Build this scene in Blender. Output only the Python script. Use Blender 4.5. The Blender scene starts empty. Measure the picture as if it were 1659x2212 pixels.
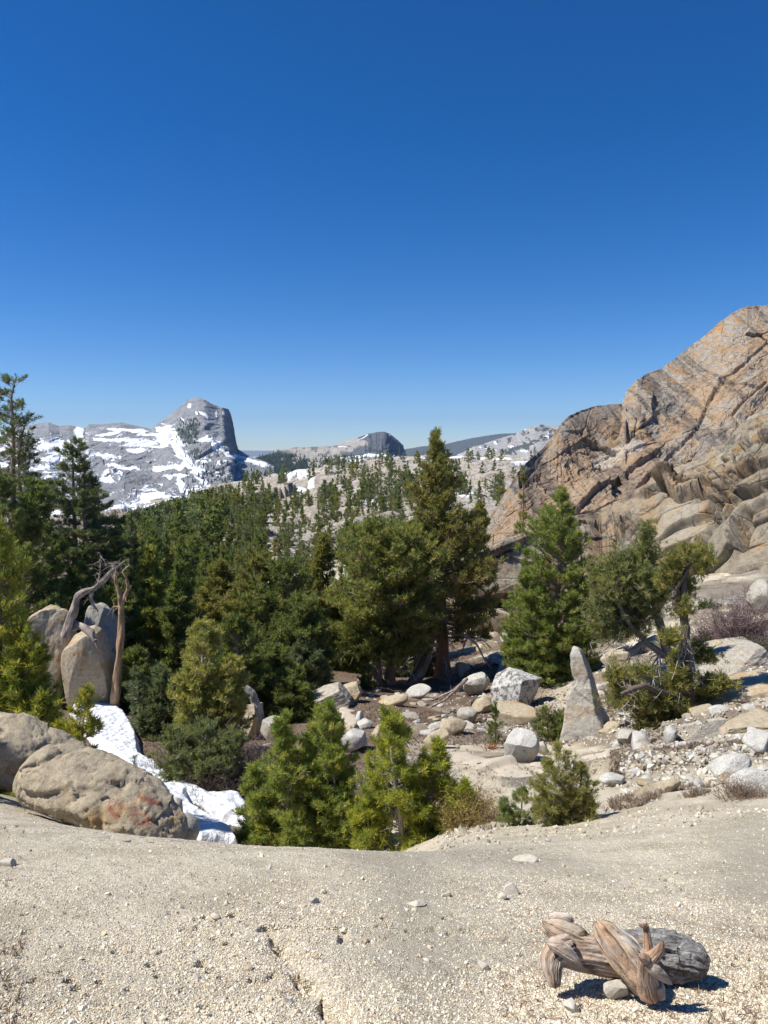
import bpy, math, random
import numpy as np
from mathutils import Vector, Matrix

# ------------------------------------------------------------------ camera, sky, sun
sc = bpy.context.scene
C = sc.collection
CAM_Z = 1.6
HAZE = 2.6e-5
PITCH = math.radians(4.8)
cam_d = bpy.data.cameras.new('camera'); cam = bpy.data.objects.new('camera', cam_d); C.objects.link(cam)
cam.location = (0, 0, CAM_Z); cam.rotation_euler = (math.pi/2 - PITCH, 0, 0)
cam_d.sensor_fit = 'VERTICAL'; cam_d.sensor_height = 36.0; cam_d.lens = 26.0
cam_d.clip_start = 0.05; cam_d.clip_end = 80000
sc.camera = cam
SUN_EL = math.radians(55); SUN_AZ = math.radians(-99)      # azimuth measured from +Y towards +X
world = bpy.data.worlds.new('World'); sc.world = world; world.use_nodes = True
wn = world.node_tree; wn.nodes.clear()
wo = wn.nodes.new('ShaderNodeOutputWorld'); wb = wn.nodes.new('ShaderNodeBackground')
sk = wn.nodes.new('ShaderNodeTexSky'); sk.sky_type = 'NISHITA'; sk.sun_disc = False
sk.sun_elevation = SUN_EL; sk.sun_rotation = SUN_AZ
sk.altitude = 2600; sk.air_density = 1.0; sk.dust_density = 0.1; sk.ozone_density = 3.0
wb.inputs['Strength'].default_value = 0.082
hs = wn.nodes.new('ShaderNodeHueSaturation'); hs.inputs['Saturation'].default_value = 1.36; hs.inputs['Value'].default_value = 0.96; hs.inputs['Hue'].default_value = 0.508
gm = wn.nodes.new('ShaderNodeGamma'); gm.inputs[1].default_value = 1.08; wn.links.new(sk.outputs[0], gm.inputs[0]); wn.links.new(gm.outputs[0], hs.inputs['Color']); wn.links.new(hs.outputs[0], wb.inputs['Color']); wn.links.new(wb.outputs[0], wo.inputs['Surface'])
sd_ = bpy.data.lights.new('sun', 'SUN'); sun = bpy.data.objects.new('sun', sd_); C.objects.link(sun)
sd_.energy = 4.9; sd_.angle = math.radians(0.53); sd_.color = (1.0, 0.955, 0.875)
sdir = Vector((math.sin(SUN_AZ)*math.cos(SUN_EL), math.cos(SUN_AZ)*math.cos(SUN_EL), math.sin(SUN_EL)))
sun.rotation_euler = sdir.to_track_quat('Z', 'Y').to_euler(); sun.location = (0, 0, 60)
sc.view_settings.view_transform = 'Standard'; sc.view_settings.look = 'None'
sc.view_settings.exposure = 0.5; sc.view_settings.gamma = 1.0
sc.cycles.max_bounces = 5; sc.cycles.diffuse_bounces = 3; sc.cycles.glossy_bounces = 2
sc.cycles.transmission_bounces = 3; sc.cycles.volume_bounces = 0

# ------------------------------------------------------------------ helpers
F = 26/36*1024.0
K = 768/1659.0
ct, st = math.cos(PITCH), math.sin(PITCH)
def ray(dx, dy):
    """photo position (in 1659 x 2212 units) -> X/Y and (Z-eye)/Y slopes"""
    u = (np.asarray(dx, float)*K - 384)/F; v = (512 - np.asarray(dy, float)*K)/F
    d = ct + v*st
    return u/d, (v*ct - st)/d
def unproj(dx, dy, Y):
    a, s = ray(dx, dy)
    return np.stack(np.broadcast_arrays(a*Y, np.asarray(Y, float) + 0*a, CAM_Z + s*Y), -1)
def proj(P):
    P = np.asarray(P, float); z = P[..., 2] - CAM_Z; y = P[..., 1]
    dep = y*ct - z*st; up = y*st + z*ct
    return (384 + F*P[..., 0]/dep)/K, (512 - F*up/dep)/K

def _h(ix, iy, iz, seed):
    h = (ix.astype(np.uint32)*np.uint32(374761393) + iy.astype(np.uint32)*np.uint32(668265263)
         + iz.astype(np.uint32)*np.uint32(2147483647) + np.uint32((seed*1274126177 + 12345) & 0xffffffff))
    h = (h ^ (h >> np.uint32(13)))*np.uint32(1274126177)
    h = (h ^ (h >> np.uint32(15)))*np.uint32(2246822519)
    h = h ^ (h >> np.uint32(16))
    return h.astype(np.float64)/4294967295.0
def vn(x, y, z=0.0, seed=0):
    x, y, z = np.broadcast_arrays(np.asarray(x, float), y, z)
    fx, fy, fz = np.floor(x), np.floor(y), np.floor(z)
    ix, iy, iz = fx.astype(np.int64), fy.astype(np.int64), fz.astype(np.int64)
    tx, ty, tz = x-fx, y-fy, z-fz
    tx = tx*tx*(3-2*tx); ty = ty*ty*(3-2*ty); tz = tz*tz*(3-2*tz)
    out = 0
    for a in (0, 1):
        for b in (0, 1):
            for c in (0, 1):
                w = (tx if a else 1-tx)*(ty if b else 1-ty)*(tz if c else 1-tz)
                out = out + w*_h(ix+a, iy+b, iz+c, seed)
    return out*2-1
def fbm(x, y, z=0.0, sc_=1.0, octv=4, seed=0, gain=0.5, ridged=False):
    x = np.asarray(x, float)/sc_; y = np.asarray(y, float)/sc_; z = np.asarray(z, float)/sc_
    a, tot, out = 1.0, 0.0, 0
    for o in range(octv):
        n = vn(x*2**o + 17.3*o, y*2**o - 9.1*o, z*2**o + 4.7*o, seed+o)
        if ridged: n = 1 - 2*np.abs(n)
        out = out + a*n; tot += a; a *= gain
    return out/tot
def worley(x, y, seed=0, jit=0.9):
    x = np.asarray(x, float); y = np.asarray(y, float)
    ix, iy = np.floor(x).astype(np.int64), np.floor(y).astype(np.int64)
    f1 = np.full(x.shape, 9.0); f2 = f1.copy(); idv = np.zeros(x.shape); z0 = np.zeros_like(ix)
    for a in (-1, 0, 1):
        for b in (-1, 0, 1):
            cx, cy = ix+a, iy+b
            px = cx + 0.5 + jit*(_h(cx, cy, z0, seed)-0.5); py = cy + 0.5 + jit*(_h(cx, cy, z0+7, seed+3)-0.5)
            d = np.hypot(px-x, py-y); hid = _h(cx, cy, z0+13, seed+5)
            m = d < f1
            f2 = np.where(m, f1, np.minimum(f2, d)); idv = np.where(m, hid, idv); f1 = np.where(m, d, f1)
    return f1, f2, idv
def facets(x, y, seed=0, jit=0.95, tilt=1.0):
    """angular cells, each a plane with its own tilt and step; returns height, edge distance, id"""
    x = np.asarray(x, float); y = np.asarray(y, float)
    ix, iy = np.floor(x).astype(np.int64), np.floor(y).astype(np.int64)
    f1 = np.full(x.shape, 9.0); f2 = f1.copy(); hh = np.zeros(x.shape); idv = np.zeros(x.shape); z0 = np.zeros_like(ix)
    for a in (-1, 0, 1):
        for b in (-1, 0, 1):
            cx, cy = ix+a, iy+b
            px = cx + 0.5 + jit*(_h(cx, cy, z0, seed)-0.5); py = cy + 0.5 + jit*(_h(cx, cy, z0+7, seed+3)-0.5)
            d = np.hypot(px-x, py-y); i1 = _h(cx, cy, z0+13, seed+5); i2 = _h(cx, cy, z0+19, seed+6); i3 = _h(cx, cy, z0+23, seed+8)
            m = d < f1
            f2 = np.where(m, f1, np.minimum(f2, d)); idv = np.where(m, i1, idv)
            hh = np.where(m, (i1-0.5) + tilt*((i2-0.5)*(x-px)+(i3-0.5)*(y-py)), hh); f1 = np.where(m, d, f1)
    return hh, f2-f1, idv
def ss(a, b, x):
    t = np.clip((x-a)/(b-a), 0, 1); return t*t*(3-2*t)
def lin(pts, x):
    p = np.array(pts, float); return np.interp(x, p[:, 0], p[:, 1])

def mesh_np(name, V, Fc, mats, col=None, smooth=False, matidx=None, parent=None, loc=None, attrs=None):
    V = np.ascontiguousarray(V, dtype=np.float32).reshape(-1, 3)
    Fl = Fc if isinstance(Fc, list) else [Fc]
    Fl = [np.asarray(f, dtype=np.int32) for f in Fl if len(f)]
    me = bpy.data.meshes.new(name)
    me.vertices.add(len(V)); me.vertices.foreach_set('co', V.ravel())
    loops = np.concatenate([f.ravel() for f in Fl]); tot = np.concatenate([np.full(len(f), f.shape[1], np.int32) for f in Fl])
    st_ = np.concatenate([[0], np.cumsum(tot)[:-1]]).astype(np.int32)
    me.loops.add(len(loops)); me.loops.foreach_set('vertex_index', loops)
    me.polygons.add(len(tot)); me.polygons.foreach_set('loop_start', st_)
    try: me.polygons.foreach_set('loop_total', tot)
    except Exception: pass
    if matidx is not None: me.polygons.foreach_set('material_index', np.asarray(matidx, np.int32))
    me.update(calc_edges=True)
    me.polygons.foreach_set('use_smooth', np.full(len(tot), smooth, bool))
    if col is not None:
        c = np.ones((len(V), 4), np.float32); c[:, :col.shape[1]] = col
        at = me.color_attributes.new('Col', 'FLOAT_COLOR', 'POINT'); at.data.foreach_set('color', c.ravel())
    if attrs:
        for k, v in attrs.items():
            c = np.ones((len(V), 4), np.float32); c[:, :v.shape[1]] = v
            at = me.color_attributes.new(k, 'FLOAT_COLOR', 'POINT'); at.data.foreach_set('color', c.ravel())
    for m in (mats if isinstance(mats, (list, tuple)) else [mats]): me.materials.append(m)
    ob = bpy.data.objects.new(name, me); C.objects.link(ob)
    if parent: ob.parent = parent
    if loc is not None: ob.location = tuple(float(q) for q in loc)
    return ob
def tag(o, label=None, cat=None, group=None, kind=None):
    if label: o['label'] = label
    if cat: o['category'] = cat
    if group: o['group'] = group
    if kind: o['kind'] = kind
    return o
def empty(name, loc, rz=0.0, scale=1.0):
    o = bpy.data.objects.new(name, None); C.objects.link(o)
    o.location = tuple(float(q) for q in loc); o.rotation_euler = (0, 0, rz); o.scale = (scale,)*3
    o.empty_display_size = 0.2
    return o
def gridf(nr, nc, off=0):
    i = np.arange(nr-1)[:, None]*nc + np.arange(nc-1)[None, :]
    return (np.stack([i, i+1, i+1+nc, i+nc], -1).reshape(-1, 4) + off).astype(np.int32)
def tubes(P, R, sides=5, cap=True):
    """P (B,K,3) R (B,K) -> verts, quads"""
    P = np.asarray(P, float); R = np.asarray(R, float); B, Kp, _ = P.shape
    T = np.gradient(P, axis=1); T /= np.linalg.norm(T, axis=-1, keepdims=True)+1e-9
    up = np.where(np.abs(T[:, :1, 2:3]) > 0.9, np.array([1.0, 0, 0]), np.array([0, 0, 1.0]))
    N = np.cross(T, np.broadcast_to(up, T.shape)); N /= np.linalg.norm(N, axis=-1, keepdims=True)+1e-9
    Bn = np.cross(T, N)
    a = np.arange(sides)*2*math.pi/sides
    V = P[:, :, None, :] + R[:, :, None, None]*(np.cos(a)[:, None]*N[:, :, None, :] + np.sin(a)[:, None]*Bn[:, :, None, :])
    V = V.reshape(-1, 3)
    k = np.arange(Kp-1)[:, None]*sides; s = np.arange(sides)[None, :]; s2 = (s+1) % sides
    q = np.stack([k+s, k+s2, k+s2+sides, k+s+sides], -1).reshape(-1, 4)
    Q = (q[None] + (np.arange(B)*Kp*sides)[:, None, None]).reshape(-1, 4)
    return V, Q
class Acc:
    def __init__(s): s.V, s.F4, s.F3, s.C, s.n, s.m = [], [], [], [], 0, []
    def add(s, V, Fc, col):
        V = np.asarray(V, float).reshape(-1, 3); Fc = np.asarray(Fc)
        (s.F4 if Fc.shape[1] == 4 else s.F3).append(Fc + s.n)
        s.V.append(V); c = np.asarray(col, float)
        s.C.append(np.broadcast_to(c, (len(V), 3)).copy() if c.ndim == 1 else c); s.n += len(V)
    def build(s, name, mat, **kw):
        Fl = []
        if s.F4: Fl.append(np.concatenate(s.F4))
        if s.F3: Fl.append(np.concatenate(s.F3))
        return mesh_np(name, np.concatenate(s.V), Fl, mat, col=np.concatenate(s.C), **kw)

# ------------------------------------------------------------------ materials
class NT:
    def __init__(s, name, rough=0.9, spec=0.2):
        s.mat = bpy.data.materials.new(name); s.mat.use_nodes = True; s.t = s.mat.node_tree; s.t.nodes.clear()
        s.out = s.n('ShaderNodeOutputMaterial'); s.b = s.n('ShaderNodeBsdfPrincipled')
        s.b.inputs['Roughness'].default_value = rough; s.b.inputs['Specular IOR Level'].default_value = spec
        s.l(s.b.outputs[0], s.out.inputs['Surface'])
    def n(s, t, **kw):
        nd = s.t.nodes.new(t)
        for k, v in kw.items(): setattr(nd, k, v)
        return nd
    def l(s, a, b): s.t.links.new(a, b)
    def val(s, sock, v):
        if hasattr(v, 'links') or hasattr(v, 'is_output'): s.l(v, sock)
        else: sock.default_value = v
    def coord(s, kind='Object'): return s.n('ShaderNodeTexCoord').outputs[kind]
    def pos(s): return s.n('ShaderNodeNewGeometry').outputs['Position']
    def mapping(s, vec, scale=(1, 1, 1), rot=(0, 0, 0)):
        m = s.n('ShaderNodeMapping'); s.l(vec, m.inputs[0]); m.inputs['Scale'].default_value = scale; m.inputs['Rotation'].default_value = rot
        return m.outputs[0]
    def noise(s, vec, scale, detail=6, rough=0.55, dist=0.0):
        m = s.n('ShaderNodeTexNoise'); s.l(vec, m.inputs['Vector']); m.inputs['Scale'].default_value = scale
        m.inputs['Detail'].default_value = detail; m.inputs['Roughness'].default_value = rough; m.inputs['Distortion'].default_value = dist
        return m.outputs['Fac']
    def voro(s, vec, scale, feature='F1', out='Distance', rnd=1.0):
        m = s.n('ShaderNodeTexVoronoi', feature=feature); s.l(vec, m.inputs['Vector']); m.inputs['Scale'].default_value = scale
        m.inputs['Randomness'].default_value = rnd
        return m.outputs[out]
    def ramp(s, fac, stops):
        r = s.n('ShaderNodeValToRGB'); s.l(fac, r.inputs[0]); e = r.color_ramp.elements
        while len(e) < len(stops): e.new(0.5)
        for i, (p, c) in enumerate(stops):
            e[i].position = p; e[i].color = (c, c, c, 1) if not hasattr(c, '__len__') else (*c, 1)
        return r.outputs[0]
    def mix(s, fac, a, b, mode='MIX'):
        m = s.n('ShaderNodeMix', data_type='RGBA', blend_type=mode)
        s.val(m.inputs[0], fac)
        for i, v in ((6, a), (7, b)):
            if hasattr(v, 'is_output'): s.l(v, m.inputs[i])
            else: m.inputs[i].default_value = (*v, 1) if len(v) == 3 else v
        return m.outputs[2]
    def math(s, op, a, b=0.0, clamp=False):
        m = s.n('ShaderNodeMath', operation=op, use_clamp=clamp); s.val(m.inputs[0], a); s.val(m.inputs[1], b)
        return m.outputs[0]
    def attr(s, name='Col'):
        a = s.n('ShaderNodeVertexColor', layer_name=name); return a.outputs[0]
    def sep(s, c):
        m = s.n('ShaderNodeSeparateColor'); s.l(c, m.inputs[0]); return m.outputs
    def bump(s, h, strength=0.5, dist=0.05, normal=None):
        b = s.n('ShaderNodeBump'); b.inputs['Strength'].default_value = strength; b.inputs['Distance'].default_value = dist
        s.l(h, b.inputs['Height'])
        if normal is not None: s.l(normal, b.inputs['Normal'])
        return b.outputs[0]
    def base(s, c): s.l(c, s.b.inputs['Base Color'])
    def nrm(s, n_): s.l(n_, s.b.inputs['Normal'])

def rock_material(name, light, mid, stain, dark, sc_=1.0, stain_amt=0.5, dark_amt=0.5, streak=None, bumpd=0.05, pos=False, red=None, cracks=0.0, attr=False, lich=0):
    m = NT(name, 0.92, 0.15); v = m.pos() if pos else m.coord('Object')
    n1 = m.noise(v, 0.9/sc_, 8, 0.6); n2 = m.noise(v, 3.5/sc_, 8, 0.65); n3 = m.noise(v, 22/sc_, 6, 0.7)
    c = m.mix(m.ramp(n2, [(0.36, 0.0), (0.62, 1.0)]), light, mid)
    sv = m.mapping(v, streak[0], streak[1]) if streak else v
    if True: c = m.mix(1.0, c, m.ramp(m.noise(v, 60/sc_, 4, 0.8), [(0.3, (0.62, 0.62, 0.6)), (0.7, (1.25, 1.25, 1.25))]), 'MULTIPLY')
    s1 = m.noise(sv, 0.7/sc_, 7, 0.6, 0.6)
    c = m.mix(m.ramp(s1, [(0.60-0.22*stain_amt, 0.0), (0.74-0.2*stain_amt, 1.0)]), c, stain)
    s2 = m.noise(sv, 1.7/sc_, 9, 0.68, 0.4)
    dm = m.math('MULTIPLY', m.ramp(s2, [(0.62-0.16*dark_amt, 0.0), (0.72-0.16*dark_amt, 1.0)]), m.ramp(n3, [(0.35, 0.35), (0.58, 1.0)]))
    if lich: dm = m.ramp(m.noise(v, lich, 10, 0.78), [(0.47 if lich < 6 else 0.53, 0.0), (0.56 if lich < 6 else 0.64, 1.0)])
    if attr:
        at = m.sep(m.attr())
        c = m.mix(at[0], c, m.mix(n3, (stain[0]*1.05, stain[1]*0.95, stain[2]*0.8), mid))
        dm = m.math('ADD', dm, m.math('MULTIPLY', at[1], m.ramp(s2, [(0.36, 0.15), (0.56, 1.0)])), clamp=True)
    c = m.mix(m.math('MULTIPLY', dm, 0.85), c, dark)
    if attr: c = m.mix(at[2], c, (light[0]*1.15, light[1]*1.15, light[2]*1.15))
    if red: 
        c = m.mix(m.math('MULTIPLY', m.ramp(m.noise(v, 5, 7, 0.7), [(0.46, 0.0), (0.58, 1.0)]), m.sep(m.attr())[0]), c, red)
    sp = m.voro(v, 95/sc_, out='Color'); spk = m.ramp(m.sep(sp)[0], [(0.0, 0.55), (0.3, 0.95), (1.0, 1.12)])
    c = m.mix(1.0, c, spk, 'MULTIPLY')
    if cracks:
        wv = m.n('ShaderNodeVectorMath', operation='ADD'); m.l(v, wv.inputs[0]); nn = m.n('ShaderNodeTexNoise'); m.l(v, nn.inputs[0]); nn.inputs['Scale'].default_value = 1.2/sc_
        m.l(nn.outputs['Color'], wv.inputs[1])
        ck = m.ramp(m.voro(wv.outputs[0], 0.55/sc_*cracks, 'DISTANCE_TO_EDGE'), [(0.0, 0.0), (0.02, 1.0)])
    h = m.math('ADD', m.math('MULTIPLY', n2, 0.6), m.math('ADD', m.math('MULTIPLY', n3, 0.3), m.math('MULTIPLY', m.noise(v, 110/sc_, 3, 0.7), 0.1)))
    if cracks: h = m.math('ADD', h, m.math('MULTIPLY', ck, 0.25))
    m.base(c); m.nrm(m.bump(h, 1.0, bumpd))
    return m.mat

def foliage_material(name, trans=0.45, rough=0.55):
    m = NT(name, rough, 0.25); c = m.mix(1.0, m.attr('Col'), (4.2, 3.5, 4.0), 'MULTIPLY'); m.base(c)
    tr = m.n('ShaderNodeBsdfTranslucent'); mx = m.n('ShaderNodeMixShader'); mx.inputs[0].default_value = trans
    m.l(m.mix(1.0, c, (1.2, 1.25, 0.8), 'MULTIPLY'), tr.inputs[0])
    m.l(m.b.outputs[0], mx.inputs[1]); m.l(tr.outputs[0], mx.inputs[2]); m.l(mx.outputs[0], m.out.inputs[0])
    return m.mat
def bark_material(name):
    m = NT(name, 0.95, 0.1); c = m.attr('Col'); v = m.coord('Object')
    n1 = m.noise(m.mapping(v, (9, 9, 1.6)), 3.0, 7, 0.7); n2 = m.noise(v, 3, 5, 0.6)
    k = m.mix(m.ramp(n1, [(0.3, 0.0), (0.7, 1.0)]), (0.55, 0.55, 0.55), (1.35, 1.3, 1.25))
    m.base(m.mix(1.0, c, k, 'MULTIPLY')); m.nrm(m.bump(m.math('ADD', n1, n2), 0.9, 0.04))
    return m.mat
M_FOL = foliage_material('needles'); M_BARK = bark_material('bark')
M_TWIG = NT('dry_twigs', 0.95, 0.05); M_TWIG.base(M_TWIG.attr('Col')); M_TWIG = M_TWIG.mat
def snow_material():
    m = NT('snow', 0.75, 0.25); v = m.coord('Object')
    n = m.noise(v, 1.5, 6, 0.6); d = m.noise(v, 14, 6, 0.7)
    c = m.mix(m.ramp(n, [(0.4, 0.0), (0.75, 0.5)]), (0.72, 0.75, 0.80), (0.58, 0.58, 0.58))
    c = m.mix(m.ramp(d, [(0.5, 0.0), (0.75, 0.55)]), c, (0.45, 0.42, 0.38))
    m.base(c); m.nrm(m.bump(m.math('ADD', m.noise(v, 7, 5, 0.6), m.voro(m.mapping(v, (1, .6, 1)), 5.5)), 0.8, 0.08)); return m.mat
M_SNOW = snow_material()
CREAM = (0.52, 0.46, 0.36); GREY = (0.36, 0.35, 0.33)
M_ROCK = rock_material('granite_boulder', (0.50, 0.46, 0.39), (0.35, 0.33, 0.29), (0.46, 0.32, 0.17), (0.10, 0.10, 0.095), 0.8, 0.35, 0.25, bumpd=0.04)
M_ROCKW = rock_material('pale_granite', (0.58, 0.56, 0.51), (0.44, 0.43, 0.40), (0.50, 0.38, 0.24), (0.12, 0.12, 0.12), 0.8, 0.2, 0.3, bumpd=0.04)
M_ROCKT = rock_material('tan_granite', (0.58, 0.49, 0.35), (0.43, 0.365, 0.265), (0.44, 0.29, 0.13), (0.12, 0.11, 0.10), 0.38, 0.35, 0.22, bumpd=0.06, red=(0.34, 0.12, 0.08))
M_STONE = rock_material('standing_granite', (0.62, 0.59, 0.53), (0.50, 0.46, 0.39), (0.52, 0.38, 0.22), (0.16, 0.155, 0.15), 0.6, 0.35, 0.3, bumpd=0.07, lich=9)
M_LEDGE = rock_material('layered_granite', (0.60, 0.56, 0.48), (0.40, 0.36, 0.30), (0.52, 0.38, 0.22), (0.16, 0.15, 0.14), 0.5, 0.3, 0.3, streak=((.6, 1, 5), (0, -.2, 0)), bumpd=0.1)
M_ROCKD = rock_material('lichened_granite', (0.58, 0.57, 0.54), (0.46, 0.45, 0.42), (0.44, 0.33, 0.20), (0.05, 0.05, 0.05), 1.6, 0.1, 1.0, bumpd=0.05, lich=5)
# ------------------------------------------------------------------ terrain: one sheet laid out by real distances
COLS = {
 -600: [(2,2212),(2.6,2060),(3.4,1930),(4.5,1825),(5.7,1762),(7,1722),(8.3,1690),(12,1670),(18,1580),(26,1480),(40,1390),(60,1330),(120,1240),(300,1140),(600,1085),(900,1080),(1100,1085)],
 0: [(2,2212),(2.6,2060),(3.4,1930),(4.5,1822),(5.7,1762),(7.0,1722),(8.3,1698),(10,1700),(12,1700),(18,1610),(26,1500),(40,1410),(60,1350),(120,1250),(300,1150),(600,1105),(900,1110),(1100,1125)],
 300: [(2,2212),(2.6,2060),(3.4,1930),(4.3,1845),(5,1812),(5.8,1806),(7,1840),(9,1885),(12,1790),(18,1650),(24,1540),(40,1420),(60,1350),(120,1250),(300,1150),(600,1100),(900,1105),(1100,1120)],
 550: [(2,2212),(2.6,2060),(3.4,1940),(4.2,1855),(5,1824),(5.6,1822),(7,1880),(9.5,1920),(13,1790),(17,1660),(24,1560),(32,1470),(60,1360),(120,1240),(250,1160),(400,1120),(700,1040),(900,1035),(1100,1055)],
 800: [(2,2212),(2.6,2060),(3.4,1945),(4.2,1862),(5,1837),(5.6,1836),(7,1890),(9.5,1920),(13,1810),(17,1690),(22,1570),(28,1505),(35,1485),(60,1390),(120,1260),(250,1150),(400,1080),(600,1015),(800,995),(1000,1010),(1150,1030)],
 1000: [(2,2212),(2.6,2060),(3.4,1950),(4.2,1870),(5,1836),(6.5,1818),(8,1805),(10,1785),(13,1722),(17,1640),(24,1570),(34,1508),(45,1430),(60,1350),(100,1250),(150,1200),(250,1120),(400,1055),(600,1000),(800,978),(1000,990),(1150,1010)],
 1200: [(2,2212),(2.6,2065),(3.4,1960),(4.2,1890),(5,1850),(6.5,1826),(8,1803),(10,1770),(13,1710),(17,1655),(21,1610),(28,1500),(38,1400),(55,1300),(80,1240),(150,1180),(250,1100),(400,1040),(600,1005),(800,990),(1000,1000),(1150,1010)],
 1400: [(2,2220),(2.6,2075),(3.4,1968),(4.2,1900),(5,1853),(6.5,1795),(8,1757),(10,1715),(14,1640),(18,1575),(24,1490),(34,1370),(48,1262),(60,1235),(100,1200),(200,1150),(500,1100),(800,1080),(1100,1080)],
 1659: [(2,2230),(2.6,2085),(3.4,1975),(4.5,1875),(6,1785),(7.5,1737),(10,1680),(14,1590),(18,1510),(24,1412),(32,1315),(42,1240),(60,1190),(100,1150),(200,1120),(500,1080),(800,1060),(1100,1060)],
 2400: [(2,2230),(2.6,2085),(3.4,1975),(4.5,1865),(6,1770),(7.5,1715),(10,1640),(14,1540),(18,1460),(24,1360),(32,1260),(42,1180),(60,1120),(100,1080),(200,1060),(500,1040),(800,1030),(1100,1030)],
}
NY_T, NA_T = 700, 400
LY0, LY1 = math.log(0.7), math.log(30000)
tl = np.linspace(LY0, LY1, NY_T); ta = np.linspace(-1.7, 1.7, NA_T)
colA, colZ = [], []
for dx in sorted(COLS):
    pts = COLS[dx]; Y = np.array([p[0] for p in pts], float); a, s = ray(dx, np.array([p[1] for p in pts], float))
    z = CAM_Z + s*Y
    lastz = z[-1]
    Yx = np.concatenate([[0.7, 1.3], Y, [1800, 3000, 30000]]); zx = np.concatenate([[0.16, 0.08], z, [-150, -240, -330]])
    zi = np.interp(tl, np.log(Yx), zx)
    k = np.exp(-0.5*(np.arange(-12, 13)/5.0)**2); k /= k.sum()
    zi = np.convolve(np.pad(zi, 12, mode='edge'), k, 'valid')
    colA.append(ray(dx, 1500)[0]); colZ.append(zi)
colA = np.array(colA); colZ = np.array(colZ)
TAB = np.empty((NA_T, NY_T))
for j in range(NY_T): TAB[:, j] = np.interp(ta, colA, colZ[:, j])
k = np.exp(-0.5*(np.arange(-14, 15)/6.0)**2); k /= k.sum()
TAB = np.apply_along_axis(lambda r: np.convolve(np.pad(r, 14, mode='edge'), k, 'valid'), 0, TAB)
def zbase(x, y):
    y_ = np.maximum(y, 0.7)
    a = np.clip((x/y_ - ta[0])/(ta[1]-ta[0]), 0, NA_T-1.001); l = np.clip((np.log(y_)-LY0)/(tl[1]-tl[0]), 0, NY_T-1.001)
    i = a.astype(int); j = l.astype(int); fa = a-i; fl = l-j
    return TAB[i, j]*(1-fa)*(1-fl) + TAB[i+1, j]*fa*(1-fl) + TAB[i, j+1]*(1-fa)*fl + TAB[i+1, j+1]*fa*fl
# the eroded runnel in the gravel, in photo units
RUN = unproj(np.array([600, 640, 690, 740, 775]), np.array([1990, 2050, 2110, 2170, 2225]), np.array([2.75, 2.5, 2.27, 2.08, 1.92]))[:, :2]
def seg_dist(x, y, poly):
    d = np.full(np.shape(x), 1e9)
    for (x0, y0), (x1, y1) in zip(poly[:-1], poly[1:]):
        vx, vy = x1-x0, y1-y0; t = np.clip(((x-x0)*vx + (y-y0)*vy)/(vx*vx+vy*vy), 0, 1)
        d = np.minimum(d, np.hypot(x-x0-t*vx, y-y0-t*vy))
    return d
def ground(x, y):
    x = np.asarray(x, float); y = np.asarray(y, float)
    z = zbase(x, y)
    near = 1-ss(7, 12, y)
    z = z + near*(0.018*fbm(x, y, 0, 0.5, 4, 3) + 0.007*fbm(x, y, 0, 0.07, 3, 9) + 0.04*fbm(x, y, 0, 1.7, 2, 21))
    dr = seg_dist(x, y, RUN) + 0.03*fbm(x, y, 0, 0.12, 3, 55)
    z = z - near*(0.03*np.exp(-(dr/0.06)**2) + 0.045*np.exp(-(dr/0.016)**2)*(vn(x*22, y*22, 0, 5) > -0.3)) - near*0.03*ss(.55, .75, vn(x*18, y*18, 0, 15))*ss(.1, .35, fbm(x, y, 0, .6, 3, 16))
    mid = ss(7, 14, y)*(1-ss(70, 130, y))
    z = z + mid*(0.16*fbm(x, y, 0, 3.2, 5, 31, 0.55) + 0.05*fbm(x, y, 0, 0.7, 3, 41))
    rs = mid*ss(0.02, 0.25, x/np.maximum(y, 1))            # outcrops poke through the slope at the right
    fa, ed, idv = facets((x+0.35*y)/2.2, y/1.2, 77)
    z = z + rs*0.34*np.clip(fa+0.05, -0.12, 1)*ss(0, .12, ed)
    far = ss(100, 220, y)
    fa, ed, _ = facets(x/46 + 0.25*fbm(x, y, 0, 40, 2, 61), y/60, 66); fb, ed2, _ = facets(x/15 + 0.2*fbm(x, y, 0, 14, 2, 62), y/16, 67)
    z = z + far*(1-ss(1200, 1700, y))*(1.5*fbm(x, y, 0, 90, 3, 11) + 7.0*fa - 1.5*(1-ss(0.0, 0.10, ed)) + 2.6*fb - 0.8*(1-ss(0, .1, ed2)) + 1.6*fbm(x, y, 0, 22, 4, 12, ridged=True))
    return z
def gz(x, y): return float(ground(np.array([x]), np.array([y]))[0])
Ymarch = np.exp(np.linspace(math.log(1.0), math.log(1300), 1500))
def hit(dx, dy, ymin=1.0):
    """first point of the ground seen through a photo position"""
    a, s = ray(dx, dy); Y = Ymarch[Ymarch >= ymin]
    zg = zbase(a*Y, Y); m = np.nonzero(zg >= CAM_Z + s*Y)[0]
    Yh = Y[m[0]] if len(m) else 800.0
    return float(a*Yh), float(Yh)

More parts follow.
